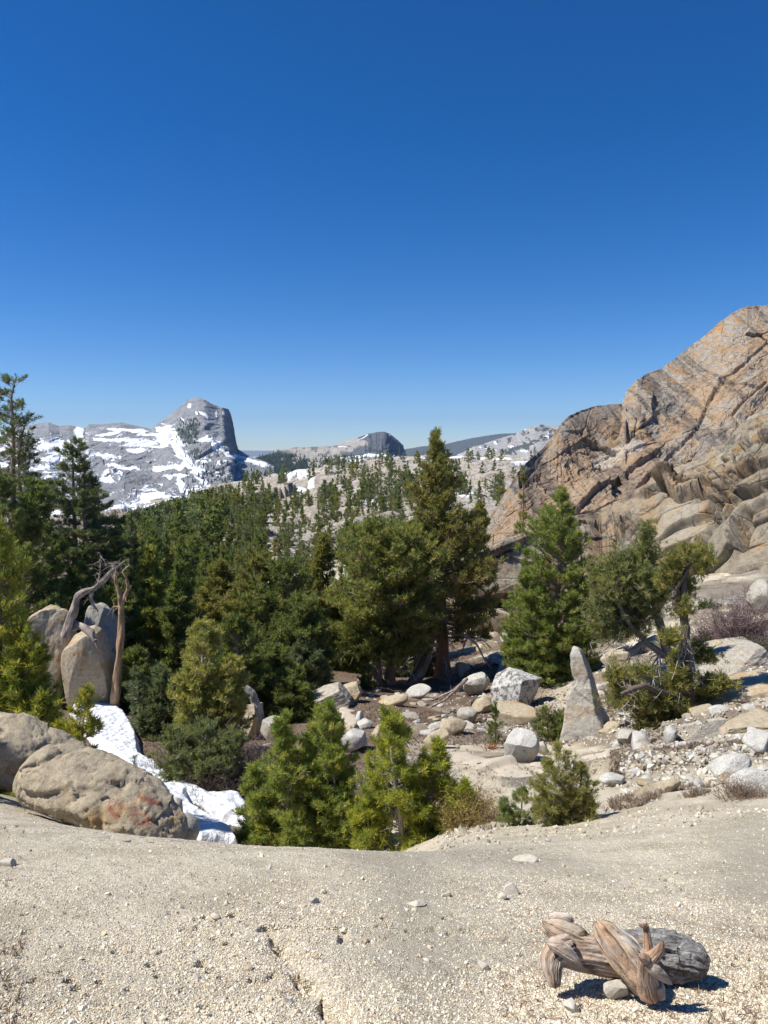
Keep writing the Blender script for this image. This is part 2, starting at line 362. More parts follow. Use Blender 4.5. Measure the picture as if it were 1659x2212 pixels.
def make_ground():
    A = np.concatenate([np.linspace(-1.65, -0.62, 40)[:-1], np.linspace(-0.62, 0.62, 880), np.linspace(0.62, 1.65, 40)[1:]])
    L = np.concatenate([np.log(np.linspace(1.35, 7.0, 420))[:-1], np.linspace(math.log(7.0), math.log(1400), 760), np.linspace(math.log(1400), LY1, 60)[1:]])
    Y = np.exp(L); YY, AA = np.meshgrid(Y, A, indexing='ij'); X = AA*YY
    Z = ground(X, YY)
    px, py = proj(np.stack([X, YY, Z], -1))
    # surface kind per vertex: R forest duff, G bare granite, B snow
    n1 = fbm(X, YY, 0, 5, 5, 101); n2 = fbm(X, YY, 0, 1.2, 4, 102); nf = fbm(X, YY, 0, 60, 5, 103)
    duff = ss(8, 14, YY)*ss(-0.02, -0.09, AA - 0.10*ss(10, 16, YY))*0.95
    duff = np.maximum(duff, ss(19, 24, YY)*ss(0.25, 0.12, AA - 0.008*(YY-22))*ss(-0.25, 0.25, n2*0.8+0.30))
    # brown duff pocket under the pine by the block, and beside the standing stone
    duff = np.maximum(duff, 0.85*np.exp(-((px-1150)/90)**2 - ((py-1560)/45)**2)*(YY > 12)*(YY < 45))
    duff = np.maximum(duff, ss(10, 14, YY)*ss(60, 35, YY)*ss(-0.22, 0.12, fbm(X, YY, 0, 2.2, 4, 105)+0.12*(px < 1400))*0.8*ss(-0.02,0.03,AA))
    duff = np.where(YY > 110, ss(0.15, -0.2, nf)*0.35 + 0.5*ss(560, 420, px), duff)
    duff = duff*(1-0.85*ss(930, 980, px)*ss(1340, 1290, px)*ss(1615, 1650, py)*ss(1790, 1750, py)*(YY < 26))
    slab = ss(100, 200, YY)
    slab = np.maximum(slab, ss(1350, 1550, px)*ss(11, 15, YY)*ss(-0.1, 0.3, n1+0.15))
    slab = np.maximum(slab, ss(0.18, 0.35, fbm(X*0.8+YY*0.3, YY*1.8, 0, 2.4, 4, 107))*ss(9, 14, YY)*ss(0.03, 0.12, AA)*0.9)
    slab = slab*(1-0.6*duff*(YY < 110))
    snow = ss(0.34, 0.40, fbm(X, YY*0.8, 0, 55, 5, 108)) * ss(230, 330, YY)*(px < 1260)
    snow = np.maximum(snow, ss(1.0, 0.8, np.hypot((px-640)/38, (py-1022)/9)+0.4*n1)*(YY > 200))
    snow = np.maximum(snow, ss(1.0, 0.8, np.hypot((px-1165)/30, (py-1025)/9)+0.3*n1)*(YY > 150))
    snow = np.maximum(snow, ss(1.0, 0.8, np.hypot((px-1000)/22, (py-1065)/8)+0.3*n1)*(YY > 150))
    snow = np.maximum(snow, ss(1.0, 0.8, np.hypot((px-1145)/45, (py-999)/4)+0.3*n1)*(YY > 150))
    # trodden finer grit where people walk over the gravel
    grit = np.exp(-((px-870-0.28*(py-1900))/150)**2)*(YY < 6.5)*0.9
    grit = np.maximum(grit, ss(1480, 1620, px)*ss(1990, 1920, py)*ss(1730, 1790, py)*(YY < 9)*0.95)
    grit = np.maximum(grit, 0.8*np.exp(-((py-1840-(0.05*(px-900)))/26)**2)*ss(820, 900, px)*ss(1330, 1200, px)*(YY < 9))
    grit = np.clip(grit + 0.25*fbm(X, YY, 0, 0.8, 4, 109)*(YY < 9), 0, 1)
    V = np.stack([X, YY, Z], -1)
    nc = len(A)
    rows = []
    for yb, w in ((1.0, 1.35), (0.3, 2.2), (-2, 5), (-12, 20), (-60, 90), (-4000, 4000)):
        xb = A*w; zb = np.full(nc, 0.08) if yb > -50 else np.full(nc, 3.0)
        if yb == 1.0: zb = ground(xb, np.full(nc, 1.35))*0.8+0.02
        rows.append(np.stack([xb, np.full(nc, yb), zb], -1))
    back = np.stack(rows[::-1], 0)
    Vall = np.concatenate([back, V], 0); nr = Vall.shape[0]
    msk = np.zeros((nr, nc, 4)); b = len(rows)
    msk[b:, :, 0] = np.clip(duff, 0, 1); msk[b:, :, 1] = np.clip(slab, 0, 1); msk[b:, :, 2] = snow; msk[b:, :, 3] = grit
    Fq = gridf(nr, nc)
    m = NT('ground_mixed', 0.95, 0.1); v = m.pos()
    at = m.attr('Col'); vc = m.n('ShaderNodeVertexColor', layer_name='Col'); s = m.sep(vc.outputs[0])
    grain = m.voro(v, 150, out='Color'); gd = m.voro(v, 150); gs = m.sep(grain)
    g = m.ramp(gs[0], [(0.0, (0.37, 0.32, 0.235)), (0.3, (0.56, 0.49, 0.365)), (0.7, (0.66, 0.59, 0.46)), (1.0, (0.75, 0.70, 0.59))])
    big = m.noise(v, 1.1, 6, 0.6); g = m.mix(m.ramp(big, [(0.45, 0.0), (0.62, 0.65)]), g, (0.36, 0.31, 0.22))
    g = m.mix(m.ramp(m.noise(v, 3.2, 7, 0.7), [(0.52, 0.0), (0.68, 0.6)]), g, (0.33, 0.285, 0.20))
    gr = m.mix(m.noise(v, 60, 5, 0.7), (0.33, 0.295, 0.225), (0.46, 0.415, 0.325))
    g = m.mix(m.math('MULTIPLY', vc.outputs['Alpha'], 0.85), g, gr)
    dn = m.noise(v, 9, 8, 0.75); d = m.mix(m.ramp(dn, [(0.35, 0.0), (0.7, 1.0)]), (0.095, 0.062, 0.042), (0.24, 0.18, 0.135))
    d = m.mix(m.ramp(m.voro(v, 14, out='Distance'), [(0.10, 1.0), (0.2, 0.0)]), d, (0.40, 0.36, 0.30))
    c = m.mix(s[0], g, d)
    sn = m.noise(m.mapping(v, (1, 1.6, 2.2)), 0.22, 10, 0.68, 0.5); sn2 = m.noise(v, 1.6, 8, 0.7)
    sl = m.mix(m.ramp(sn, [(0.38, 0.0), (0.6, 1.0)]), (0.52, 0.49, 0.44), (0.39, 0.35, 0.30))
    sl = m.mix(m.ramp(m.noise(v, 0.045, 6, 0.6), [(0.48, 0.0), (0.6, 0.8)]), sl, (0.40, 0.33, 0.26))
    sl = m.mix(m.ramp(sn2, [(0.55, 0.0), (0.72, 0.7)]), sl, (0.17, 0.16, 0.15))
    fcr = m.ramp(m.voro(m.mapping(v, (1, 1, 2)), 0.16, 'DISTANCE_TO_EDGE'), [(0.0, 0.75), (0.06, 0.0)]); sl = m.mix(fcr, sl, (0.13, 0.12, 0.10))
    sl = m.mix(m.ramp(m.noise(v, 0.09, 9, 0.72), [(0.54, 0.0), (0.62, 0.75)]), sl, (0.17, 0.155, 0.13))
    c = m.mix(m.math('MULTIPLY', s[1], m.math('SUBTRACT', 1.0, m.math('MULTIPLY', s[0], 0.8))), c, sl)
    c = m.mix(s[2], c, (0.82, 0.85, 0.90))
    m.base(c)
    hn = m.math('ADD', m.math('MULTIPLY', m.noise(v, 0.5, 8, 0.7), 2.5), m.math('MULTIPLY', sn2, 0.6))
    hs = m.math('MULTIPLY', hn, s[1])
    b1 = m.bump(hs, 0.9, 0.7)
    b2 = m.bump(m.math('MULTIPLY', m.math('SUBTRACT', 1.0, gd), m.math('SUBTRACT', 1.0, s[2])), 0.9, 0.006, b1)
    b3 = m.bump(m.noise(v, 12, 7, 0.7), 0.7, 0.05, b2)
    m.nrm(b3)
    me_col = msk.reshape(-1, 4)
    o = mesh_np('ground', Vall.reshape(-1, 3), Fq, m.mat, col=me_col, smooth=True)
    tag(o, kind='structure')
    return X, YY, Z, px, py, grit
GX, GY, GZ, GPX, GPY, GGRIT = make_ground()

# ------------------------------------------------------------------ relief surfaces: cliffs and mountains
def relief(name, sky, foot, Yf, Yr, x0, x1, nu, nt, disp, mat, pd=1.0, back=0.8, drop=0.6, fine=None, yadd=None, extra=None, att=0.93):
    dx = np.linspace(x0, x1, nu); t = np.concatenate([np.linspace(0, 1, nt), 1+np.linspace(0, 1, 26)[1:]])
    T, D = np.meshgrid(t, dx, indexing='ij')
    tf = np.clip(T, 0, 1); q = np.clip(T-1, 0, 1)
    skl = lin(sky, D); ft = lin(foot, D)
    if fine: skl = skl + fine*(fbm(D, 0*D, 0, 14, 4, 7))
    py = ft + (skl-ft)*tf
    Y = lin(Yf, D) + (lin(Yr, D)-lin(Yf, D))*tf**pd
    if yadd is not None: Y = Y + yadd(D, py)*tf
    P = unproj(D, py, Y)
    span = np.maximum(P[nt-1:nt, :, 2]-P[0:1, :, 2], 1e-3)
    P[..., 1] += q*back*(lin(Yr, D)*0.35 + span); P[..., 2] -= (q**1.6)*span*(1+drop)
    P[..., 0] *= np.where(q > 0, P[..., 1]/Y, 1)
    du = np.gradient(P, axis=1); dt = np.gradient(P, axis=0)
    N = np.cross(du, dt); N /= np.linalg.norm(N, axis=-1, keepdims=True)+1e-9
    N = np.where((N[..., 1:2] > 0) & (T[..., None] <= 1), -N, N)
    edge = ss(0, 0.03, T)
    col = np.zeros(P.shape)
    dsp = disp(P, D, py, tf)
    P = P + N*(dsp*(1-0.8*ss(att, 1.0, tf)))[..., None]
    if extra is not None: col = extra(P, D, py, tf, dsp)
    o = mesh_np(name, P.reshape(-1, 3), gridf(P.shape[0], P.shape[1])[:, ::-1], mat, col=col.reshape(-1, 3), smooth=True)
    tag(o, kind='structure'); return o

def snowrock(name, rockA, rockB, dark, sc_, snowc=(0.74, 0.77, 0.82), tree=(0.03, 0.045, 0.035)):
    m = NT(name, 0.9, 0.1); v = m.pos(); s = m.sep(m.attr())
    n = m.noise(m.mapping(v, (1, 1, 2.5)), 1/(sc_*14), 10, 0.7); n2 = m.noise(m.mapping(v, (3, 3, 0.8)), 1/(sc_*9), 8, 0.7)
    c = m.mix(m.ramp(n, [(0.35, 0.0), (0.62, 1.0)]), rockA, rockB)
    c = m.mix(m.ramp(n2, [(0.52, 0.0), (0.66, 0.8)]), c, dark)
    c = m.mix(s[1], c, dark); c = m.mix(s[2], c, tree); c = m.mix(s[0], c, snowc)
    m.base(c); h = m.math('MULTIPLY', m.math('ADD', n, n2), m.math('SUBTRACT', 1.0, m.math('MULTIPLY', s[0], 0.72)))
    m.nrm(m.bump(h, 1.0, sc_*2.2)); return m.mat
def blob(D, py, lst):
    r = np.full(D.shape, 9.0)
    for (cx, cy, rx, ry, ang) in lst:
        c, s = math.cos(math.radians(ang)), math.sin(math.radians(ang))
        ux, uy = (D-cx)*c + (py-cy)*s, -(D-cx)*s + (py-cy)*c
        r = np.minimum(r, np.hypot(ux/rx, uy/ry))
    return r
# snowy peak, about three kilometres off
PK = [(-260, 900), (-100, 915), (0, 930), (85, 916), (105, 912), (128, 921), (150, 918), (185, 926), (193, 917), (240, 916), (262, 913), (300, 921), (328, 928), (345, 912), (365, 898), (390, 878), (404, 866), (416, 860), (428, 858.5), (440, 862), (455, 871), (470, 877), (480, 880), (494, 884), (499, 895), (505, 925), (510, 952), (514, 971), (530, 981), (552, 991), (575, 998), (592, 1008), (600, 1022), (640, 1075), (680, 1110)]
FT = [(-260, 1160), (200, 1145), (300, 1135), (420, 1120), (560, 1110), (680, 1115)]
def pk_y(D, py): return 420*ss(478, 512, D)*ss(1000, 955, py) + 150*ss(440, 480, D)*ss(970, 900, py)
def pk_d(P, D, py, t):
    x, z = P[..., 0], P[..., 2]
    a = 10*fbm(x, P[..., 1], z, 260, 5, 201, 0.55, ridged=True) + 8*fbm(x, z*2.5, 0, 70, 4, 202)
    led = 16*np.abs(((z + 18*fbm(x, z, 0, 200, 3, 203))/42.0) % 1 - 0.5)
    f1, f2, i = worley(x/26, z/120, 209); pil = ss(420, 450, D)*ss(980, 965, py)*ss(515, 505, D)*9*(i-0.3)*ss(0, .3, f2-f1)
    gul = -26*ss(1, 0.2, blob(D, py, [(400, 985, 60, 9, 48)]))
    fa, ed, i = facets(x/70, z/30, 205); fb, ed2, i = facets(x/24+z/60, z/12, 206)
    return a + led*0.9*ss(905, 930, py) + pil + gul + (12*fa + 5*fb)*ss(530, 470, D)
def pk_c(P, D, py, t, d):
    x, z = P[..., 0], P[..., 2]
    n = fbm(D-py*.5, py*3.0+D*.9, 0, 34, 6, 211, 0.66); n2 = fbm(D, py*2.5, 0, 10, 5, 212, 0.65)
    band = blob(D, py, [(358, 932, 24, 13, 0), (352, 948, 16, 22, -50), (395, 985, 55, 9, 50), (428, 1020, 32, 13, 55), (440, 1050, 18, 7, 40), (385, 950, 10, 30, -20),
        (330, 1078, 50, 9, 0), (345, 1092, 60, 8, 0), (320, 1062, 26, 5, -10), (275, 930, 60, 4, 4), (330, 939, 30, 4, 0), (120, 965, 50, 14, 0), (150, 985, 46, 12, 10), (172, 930, 10, 16, 0), (240, 938, 30, 4, -8),
        (300, 975, 30, 5, 0), (228, 985, 40, 4, 0), (265, 1012, 34, 6, 5), (235, 952, 30, 4, 2), (360, 1012, 40, 8, -5), (385, 1040, 26, 4, 0), (270, 952, 46, 5, 0), (310, 958, 38, 7, -4), (340, 966, 34, 4, 0),
        (445, 952, 22, 6, 0), (470, 962, 32, 6, 25), (505, 985, 40, 6, 16), (550, 1000, 32, 5, 12), (500, 1000, 34, 3, 8), (410, 878, 4, 6, 0), (440, 896, 15, 3, 35), (448, 905, 7, 2.5, 45), (425, 894, 3, 5, -20), (484, 895, 3, 6, 0), (467, 897, 3, 7, 0), (394, 905, 6, 3, 50), (232, 1040, 20, 8, 20), (405, 1070, 6, 18, 0), (395, 1058, 10, 12, 30)])
    r = band + 1.15*n + 0.75*n2
    snow = ss(1.12, 0.80, r)
    gen = ss(0.20, 0.32, n*0.8+n2*0.5)*ss(925, 945, py)*ss(1110, 1040, py)*ss(560, 480, D)*(1-ss(380, 430, D)*ss(1000, 940, py))
    gen2 = ss(0.02, 0.10, n*0.8+n2*0.3)*ss(230, 160, D)*ss(925, 945, py)
    snow = np.maximum(np.maximum(snow, gen), gen2)
    dark = ss(478, 505, D)*ss(985, 940, py)*0.8 + 0.4*ss(1.2, 0.7, blob(D, py, [(320, 1050, 50, 18, 20)]))*(vn(D/2.5 - py/6, py/16, 0, 3) > 0)  # peak's right face: shade put into the colour; also stripes lower left
    tr = ss(1.1, 0.8, blob(D, py, [(396, 938, 22, 10, 30), (418, 925, 14, 12, 0)]) + 0.9*fbm(D, py, 0, 7, 3, 213))*0.8
    tr = np.maximum(tr, 0.8*ss(0.22, 0.3, fbm(D, py, 0, 9, 4, 217))*ss(1.2, 0.9, blob(D, py, [(420, 985, 50, 12, 52), (480, 1040, 60, 16, 0)])))
    return np.stack([snow*(1-tr), dark*(1-snow), tr], -1)
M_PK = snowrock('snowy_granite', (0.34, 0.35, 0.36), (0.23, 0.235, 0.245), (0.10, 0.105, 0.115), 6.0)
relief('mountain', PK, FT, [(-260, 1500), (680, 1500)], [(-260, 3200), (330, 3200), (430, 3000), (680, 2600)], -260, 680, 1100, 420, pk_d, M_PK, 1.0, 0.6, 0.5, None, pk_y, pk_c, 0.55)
# wooded hill with a dark crag, centre
H2 = [(460, 1040), (520, 1005), (555, 988), (575, 983), (600, 973), (640, 967), (690, 965), (712, 964), (740, 955), (770, 946), (795, 938), (812, 934), (830, 932), (842, 937), (855, 947), (866, 958), (872, 972), (878, 990), (920, 1030), (960, 1060)]
F2 = [(460, 1045), (960, 1045)]
def h2_d(P, D, py, t):
    x, z = P[..., 0], P[..., 2]
    return 15*fbm(x, P[..., 1], z, 220, 5, 221, 0.55, ridged=True) + ss(770, 800, D)*10*fbm(x*2, z*.6, 0, 40, 4, 222, ridged=True)
def h2_c(P, D, py, t, d):
    n = fbm(D, py, 0, 12, 5, 231, 0.6); n3 = fbm(D, py*2, 0, 9, 4, 236, 0.6)
    crag = ss(1.1, 0.9, blob(D, py, [(825, 957, 50, 20, 22), (790, 978, 60, 12, -10)]) + 0.5*n)  # crag face turned from the sun, its shade painted in dark
    crag = np.maximum(crag, 0)
    tr = ss(0.0, 0.25, n + 0.5 - 1.3*ss(640, 720, D + (1020-py)*0.8)) * ss(972, 984, py)*ss(740, 700, D)
    tr = np.maximum(tr, ss(0.18, 0.25, n3)*0.6*ss(960, 968, py))
    snow = ss(1.0, 0.8, blob(D, py, [(795, 990, 60, 4, 0), (860, 988, 26, 3, 0), (760, 1000, 30, 3, 0), (790, 949, 16, 1.5, -20), (740, 969, 14, 1.3, 0)]) + 0.8*n3)
    return np.stack([snow, crag*(1-snow), tr*(1-snow)], -1)
M_H2 = snowrock('hill_granite', (0.44, 0.41, 0.36), (0.33, 0.31, 0.28), (0.11, 0.12, 0.135), 4.0)
relief('hills', H2, F2, [(460, 2750), (960, 2750)], [(460, 4000), (830, 3900), (880, 4700), (960, 4000)], 460, 960, 560, 240, h2_d, M_H2, 1.0, 0.6, 0.5, None, lambda D, py: 800*ss(830, 880, D), h2_c)
# far granite hill at the right
H3 = [(960, 1000), (1020, 968), (1060, 953), (1090, 944), (1115, 938), (1140, 925), (1158, 919), (1168, 917.5), (1180, 920), (1210, 919), (1260, 915), (1400, 910), (1600, 900)]
def h3_c(P, D, py, t, d):
    n = fbm(D, py*1.4, 0, 10, 5, 241, 0.6)
    tr = ss(0.08, 0.2, n - 0.1 + 0.4*ss(1.2, 0.6, blob(D, py, [(1130, 968, 80, 10, -22)])))*0.85
    snow = ss(0.3, 0.36, fbm(D, py*3, 0, 16, 4, 242, 0.6))
    return np.stack([snow, 0*n, tr*(1-snow)], -1)
M_H3 = snowrock('far_granite', (0.44, 0.42, 0.39), (0.32, 0.31, 0.30), (0.15, 0.16, 0.18), 6.0, tree=(0.045, 0.06, 0.055))
relief('hills', H3, [(960, 1040), (1600, 1040)], [(960, 2200), (1600, 2200)], [(960, 4200), (1600, 4200)], 960, 1600, 420, 160,
       lambda P, D, py, t: 22*fbm(P[..., 0], P[..., 1], P[..., 2], 300, 5, 243, 0.55, ridged=True), M_H3, 1.0, 0.6, 0.5, None, None, h3_c)
# farthest wooded ridge, blue with distance
H4 = [(700, 985), (800, 980), (875, 970), (910, 964), (950, 962), (990, 952), (1020, 946), (1060, 939), (1090, 936), (1120, 935), (1200, 935), (1500, 940)]
relief('hills', H4, [(700, 1010), (1500, 1010)], [(700, 6500), (1500, 6500)], [(700, 9500), (1500, 9500)], 700, 1500, 500, 60,
       lambda P, D, py, t: 14*fbm(P[..., 0], P[..., 1], P[..., 2], 60, 3, 251)+30*fbm(P[..., 0], P[..., 1], 0, 400, 3, 252), M_H3, 1.0, 0.4, 0.4, None, None,
       lambda P, D, py, t, d: np.stack([0*D, 0*D, 0.85+0*D], -1))
# a last hazy range
relief('hills', [(-600, 974), (400, 976), (520, 973), (640, 974), (900, 972), (2400, 970)], [(-600, 985), (2400, 985)], [(-600, 22000), (2400, 22000)], [(-600, 26000), (2400, 26000)], -600, 2400, 200, 12,
       lambda P, D, py, t: 40*fbm(P[..., 0], P[..., 1], 0, 2500, 4, 261), M_H3, 1.0, 0.2, 0.4, None, None, lambda P, D, py, t, d: np.stack([0*D, 0*D, 0.5+0*D], -1))

# ------------------------------------------------------------------ the cliff at the right
def poly_d(D, py, pts):
    """distance in photo units to a polyline and the signed side (positive above/left)"""
    d = np.full(D.shape, 1e9); sg = np.zeros(D.shape)
    for (x0, y0), (x1, y1) in zip(pts[:-1], pts[1:]):
        vx, vy = x1-x0, y1-y0; L = math.hypot(vx, vy); t = np.clip(((D-x0)*vx + (py-y0)*vy)/(L*L), 0, 1)
        dd = np.hypot(D-x0-t*vx, py-y0-t*vy); s = ((D-x0)*vy - (py-y0)*vx)/L
        m = dd < d; d = np.where(m, dd, d); sg = np.where(m, s, sg)
    return d, sg
CL = [(1030, 1165), (1048, 1140), (1065, 1110), (1092, 1070), (1120, 1022), (1140, 1000), (1160, 985), (1185, 960), (1205, 930), (1230, 900), (1255, 888), (1290, 876), (1322, 874), (1345, 872), (1352, 845), (1375, 822), (1402, 806), (1430, 796), (1455, 778), (1480, 757), (1510, 735), (1540, 712), (1560, 694), (1585, 676), (1615, 663), (1640, 661), (1700, 652), (1900, 620), (2300, 600)]
cr1 = [(1045, 1150), (1120, 1050), (1165, 1000), (1225, 905)]
cr2 = [(1659, 830), (1600, 880), (1560, 925), (1480, 985), (1400, 1040)]
cr3 = [(1330, 1120), (1400, 1020), (1500, 930), (1560, 830), (1659, 740)]
cr4 = [(1255, 1100), (1290, 1060), (1330, 1040), (1370, 1000), (1420, 975)]
cr5 = [(1490, 780), (1520, 720), (1560, 760), (1600, 700)]
cr6 = [(1345, 875), (1380, 900), (1372, 930), (1350, 955)]
def cl_d(P, D, py, t):
    x, y, z = P[..., 0], P[..., 1], P[..., 2]
    wx = fbm(x, y, z, 12, 3, 301)*1.6; wz = fbm(x, y, z+50, 12, 3, 302)*1.6
    a = 1.9*fbm(x, y*0.5, z, 26, 4, 303, 0.5)
    # slabs dipping to the left: long cells along the slope
    c, s = math.cos(0.85), math.sin(0.85)
    zz = z + wz + 0.55*(y-85); u = (x+wx)*c + zz*s; w = -(x+wx)*s + zz*c
    fa, ed, i = facets(u/17, w/7.0, 304); a = a + 1.2*fa - 0.35*(1-ss(0, 0.03, ed))*(i > .35)
    fa, ed, i = facets((u+.4*w)/6.5, w/2.6, 305); a = a + 0.3*fa*ss(-.2, .3, fbm(x, z, 0, 15, 2, 319)) - 0.12*(1-ss(0, 0.05, ed))*(i > .5) + 0.26*fbm(u*.12, w*1.1, y*.1, 1.6, 5, 316, .6, ridged=True)
    fa, ed, i = facets(u/1.9, w/1.1, 318); a = a + 0.16*fa
    # vertical ribs where water runs down
    a = a + 0.32*fbm(x*1.0, z*0.18, y*0.3, 1.7, 4, 306, 0.55, ridged=True)*ss(0.0, 0.3, fbm(x, z, 0, 20, 2, 307)+0.25)
    a = a + 0.22*fbm(x, y, z, 1.3, 4, 308)
    for cr, dep, stp in ((cr1, 0.3, -0.2), (cr2, 1.1, 1.3), (cr3, 0.4, 0.5), (cr4, 0.5, 0.7), (cr6, 0.5, 0.3)):
        d, sg = poly_d(D + 3*wx, py + 3*wz, cr); a = a - dep*np.exp(-(d/4)**2) + stp*ss(-7, 7, sg)*np.exp(-(d/28)**2)
    return a
def cl_c(P, D, py, t, d):
    x, y, z = P[..., 0], P[..., 1], P[..., 2]
    n = fbm(x, y, z, 9, 5, 311, 0.6); ns = fbm(x+0.4*z, z*0.12, 0, 1.6, 4, 312, 0.6)
    top = lin(CL, D); dep = py-top
    org = ss(-0.1, 0.3, n+0.1)*0.7; org = np.maximum(org, 0.9*ss(1.1, 0.6, blob(D, py, [(1260, 950, 50, 45, -30), (1240, 1030, 80, 40, -40), (1450, 930, 160, 14, -42), (1550, 850, 120, 14, -42), (1640, 740, 40, 24, -40), (1350, 1020, 30, 14, -40)]) + 0.5*n))
    org = org*ss(10, 50, dep+20*n)
    dark = ss(0.05, 0.35, ns + 0.25*n + 0.2*ss(1.2, 0.5, blob(D, py, [(1440, 850, 90, 60, -40), (1500, 960, 60, 60, 0), (1120, 1040, 60, 30, -50)])))*0.85
    dark = np.maximum(dark, 0.12*ss(60, 15, dep)*ss(-0.2, 0.2, n))
    pale = ss(1.05, 0.7, blob(D, py, [(1330, 975, 36, 18, -20), (1375, 960, 30, 14, -30), (1460, 1040, 60, 14, -10)]) + 0.5*n)*0.8
    return np.stack([np.clip(org, 0, 1), np.clip(dark*(1-pale), 0, 1), pale], -1)
M_CL = rock_material('cliff_granite', (0.60, 0.53, 0.44), (0.46, 0.385, 0.305), (0.54, 0.34, 0.17), (0.11, 0.108, 0.107), 2.4, 0.55, 0.42, streak=((1.6, 1.6, 0.35), (0, 0.35, 0)), bumpd=0.8, pos=True, attr=True, cracks=1.0)
relief('cliff', CL, [(1030, 1200), (1150, 1190), (1300, 1180), (1659, 1170), (2300, 1150)], [(1030, 78), (1659, 84), (2300, 86)], [(1030, 84), (1120, 92), (1230, 108), (1350, 122), (1500, 140), (1659, 150), (2300, 160)], 1030, 2200, 1150, 620, cl_d, M_CL, 1.15, 0.5, 0.2, 2.0, None, cl_c, 0.72)
# the lower band of stacked masses in front of it
OC = [(985, 1226), (1003, 1216), (1030, 1203), (1060, 1186), (1100, 1166), (1150, 1148), (1190, 1131), (1215, 1122), (1260, 1112), (1300, 1098), (1345, 1080), (1370, 1066), (1400, 1046), (1425, 1028), (1450, 1012), (1480, 1002), (1520, 988), (1560, 960), (1590, 930), (1620, 900), (1659, 880), (1900, 800), (2300, 760)]
OF = [(985, 1325), (1050, 1330), (1120, 1330), (1200, 1320), (1300, 1290), (1400, 1265), (1500, 1262), (1560, 1245), (1659, 1245), (2300, 1190)]
lg1 = [(985, 1232), (1030, 1215), (1110, 1180), (1190, 1142), (1240, 1135)]
lg2 = [(1240, 1112), (1330, 1075), (1400, 1070), (1445, 1060)]
lg3 = [(1440, 1062), (1470, 1090), (1520, 1075), (1555, 1055), (1600, 1040), (1659, 1030)]
lg4 = [(1560, 1060), (1545, 1110), (1510, 1200), (1480, 1260)]
lg5 = [(1300, 1260), (1325, 1200), (1320, 1130), (1345, 1105)]
lg6 = [(1440, 1010), (1560, 1060), (1659, 960)]
lg7 = [(1190, 1130), (1196, 1180), (1185, 1260)]
lg8 = [(1600, 1180), (1620, 1120), (1659, 1090)]
lg9 = [(1255, 1150), (1262, 1220), (1250, 1270)]
def oc_d(P, D, py, t):
    x, y, z = P[..., 0], P[..., 1], P[..., 2]
    wx = fbm(x, y, z, 5, 3, 321)*0.7; wz = fbm(x, y, z+50, 5, 3, 322)*0.7
    c, s = math.cos(0.35), math.sin(0.35)
    zz = z + wz + 0.8*(y-52); u = (x+wx)*c + zz*s; w = -(x+wx)*s + zz*c
    right = ss(1410, 1450, D)
    fa, ed, i = facets(u/4.6, w/2.8, 324)
    a = (0.65+0.75*right)*(1-0.5*ss(.75, 1, t))*fa + right*(0.3*np.sqrt(np.clip(ed, 0, .5)) - 0.5*(1-ss(0, 0.08, ed))) - 0.12*(1-right)*(1-ss(0, 0.05, ed))
    fa, ed, i = facets(u/1.5, w/1.0, 325); mm = ss(0.0, 0.3, fbm(x, z, 0, 7, 2, 326)+.1*right); a = a + mm*(0.35*fa - 0.10*(1-ss(0, .1, ed)))
    # knobbly grey column
    k = ss(1.1, 0.8, blob(D, py, [(1360, 1150, 32, 45, 0), (1355, 1215, 26, 20, 0)])); f1, f2, i = worley((D+6*wx)/19, (py+4*wz)/15, 328)
    a = a + k*0.75*(np.sqrt(np.clip(f2-f1, 0, 1))-0.35)
    a = a + 0.10*fbm(x, y, z, 0.9, 4, 329) + 0.5*fbm(x, y, z, 6, 3, 330)
    for cr, dep, stp, wd in ((lg1, 0.9, 1.1, 4), (lg2, 1.0, 1.3, 4), (lg3, 1.3, 0.9, 5), (lg4, 1.3, -0.8, 5), (lg5, 1.0, -0.9, 5), (lg6, 0.5, 0.3, 4), (lg7, 0.8, 0.3, 4), (lg8, 1.3, 0.5, 7), (lg9, .5, .3, 3)):
        d, sg = poly_d(D + 3*wx, py + 3*wz, cr); a = a - dep*np.exp(-(d/wd)**2) + stp*ss(-4, 4, sg)*np.exp(-(d/26)**2)
    # cave hollows under the overhangs
    a = a - 2.2*ss(1.1, 0.5, blob(D, py, [(1085, 1300, 70, 14, -4), (1610, 1130, 22, 30, 20), (1590, 1075, 70, 7, -8)]))
    return a
def oc_c(P, D, py, t, d):
    x, y, z = P[..., 0], P[..., 1], P[..., 2]
    n = fbm(x, y, z, 5, 5, 331, 0.6); ns = fbm(x, z*0.15, 0, 0.9, 4, 332, 0.6)
    org = np.clip(ss(-0.1, 0.3, n)*0.45 + 0.7*ss(1.1, 0.6, blob(D, py, [(1290, 1180, 30, 40, 0), (1470, 1060, 40, 25, 0), (1600, 1030, 50, 20, 0), (1100, 1285, 90, 18, 0), (1400, 1100, 20, 60, 0)])+.5*n), 0, 1)
    dd, sg = poly_d(D, py, lg1+lg2[1:]+[(1500, 1050)])
    band = ss(22, 6, dd)*ss(-4, 6, sg)
    k = ss(1.1, 0.8, blob(D, py, [(1350, 1140, 34, 30, 0)]) + .3*n)
    dark = np.clip(band*ss(-0.3, 0.1, n)*0.9 + k*0.8*ss(-.2, .1, n) + 0.5*ss(0.1, 0.35, ns) + 0.6*ss(1500, 1600, D)*ss(-0.1, 0.3, n), 0, 1)
    pale = np.clip(0.75*ss(1.1, 0.75, blob(D, py, [(1480, 1150, 60, 70, 0), (1150, 1230, 60, 50, 0), (1060, 1245, 40, 26, 0)])+.4*n), 0, 1)
    return np.stack([org*(1-pale), dark*(1-0.7*pale), 0.55*pale], -1)
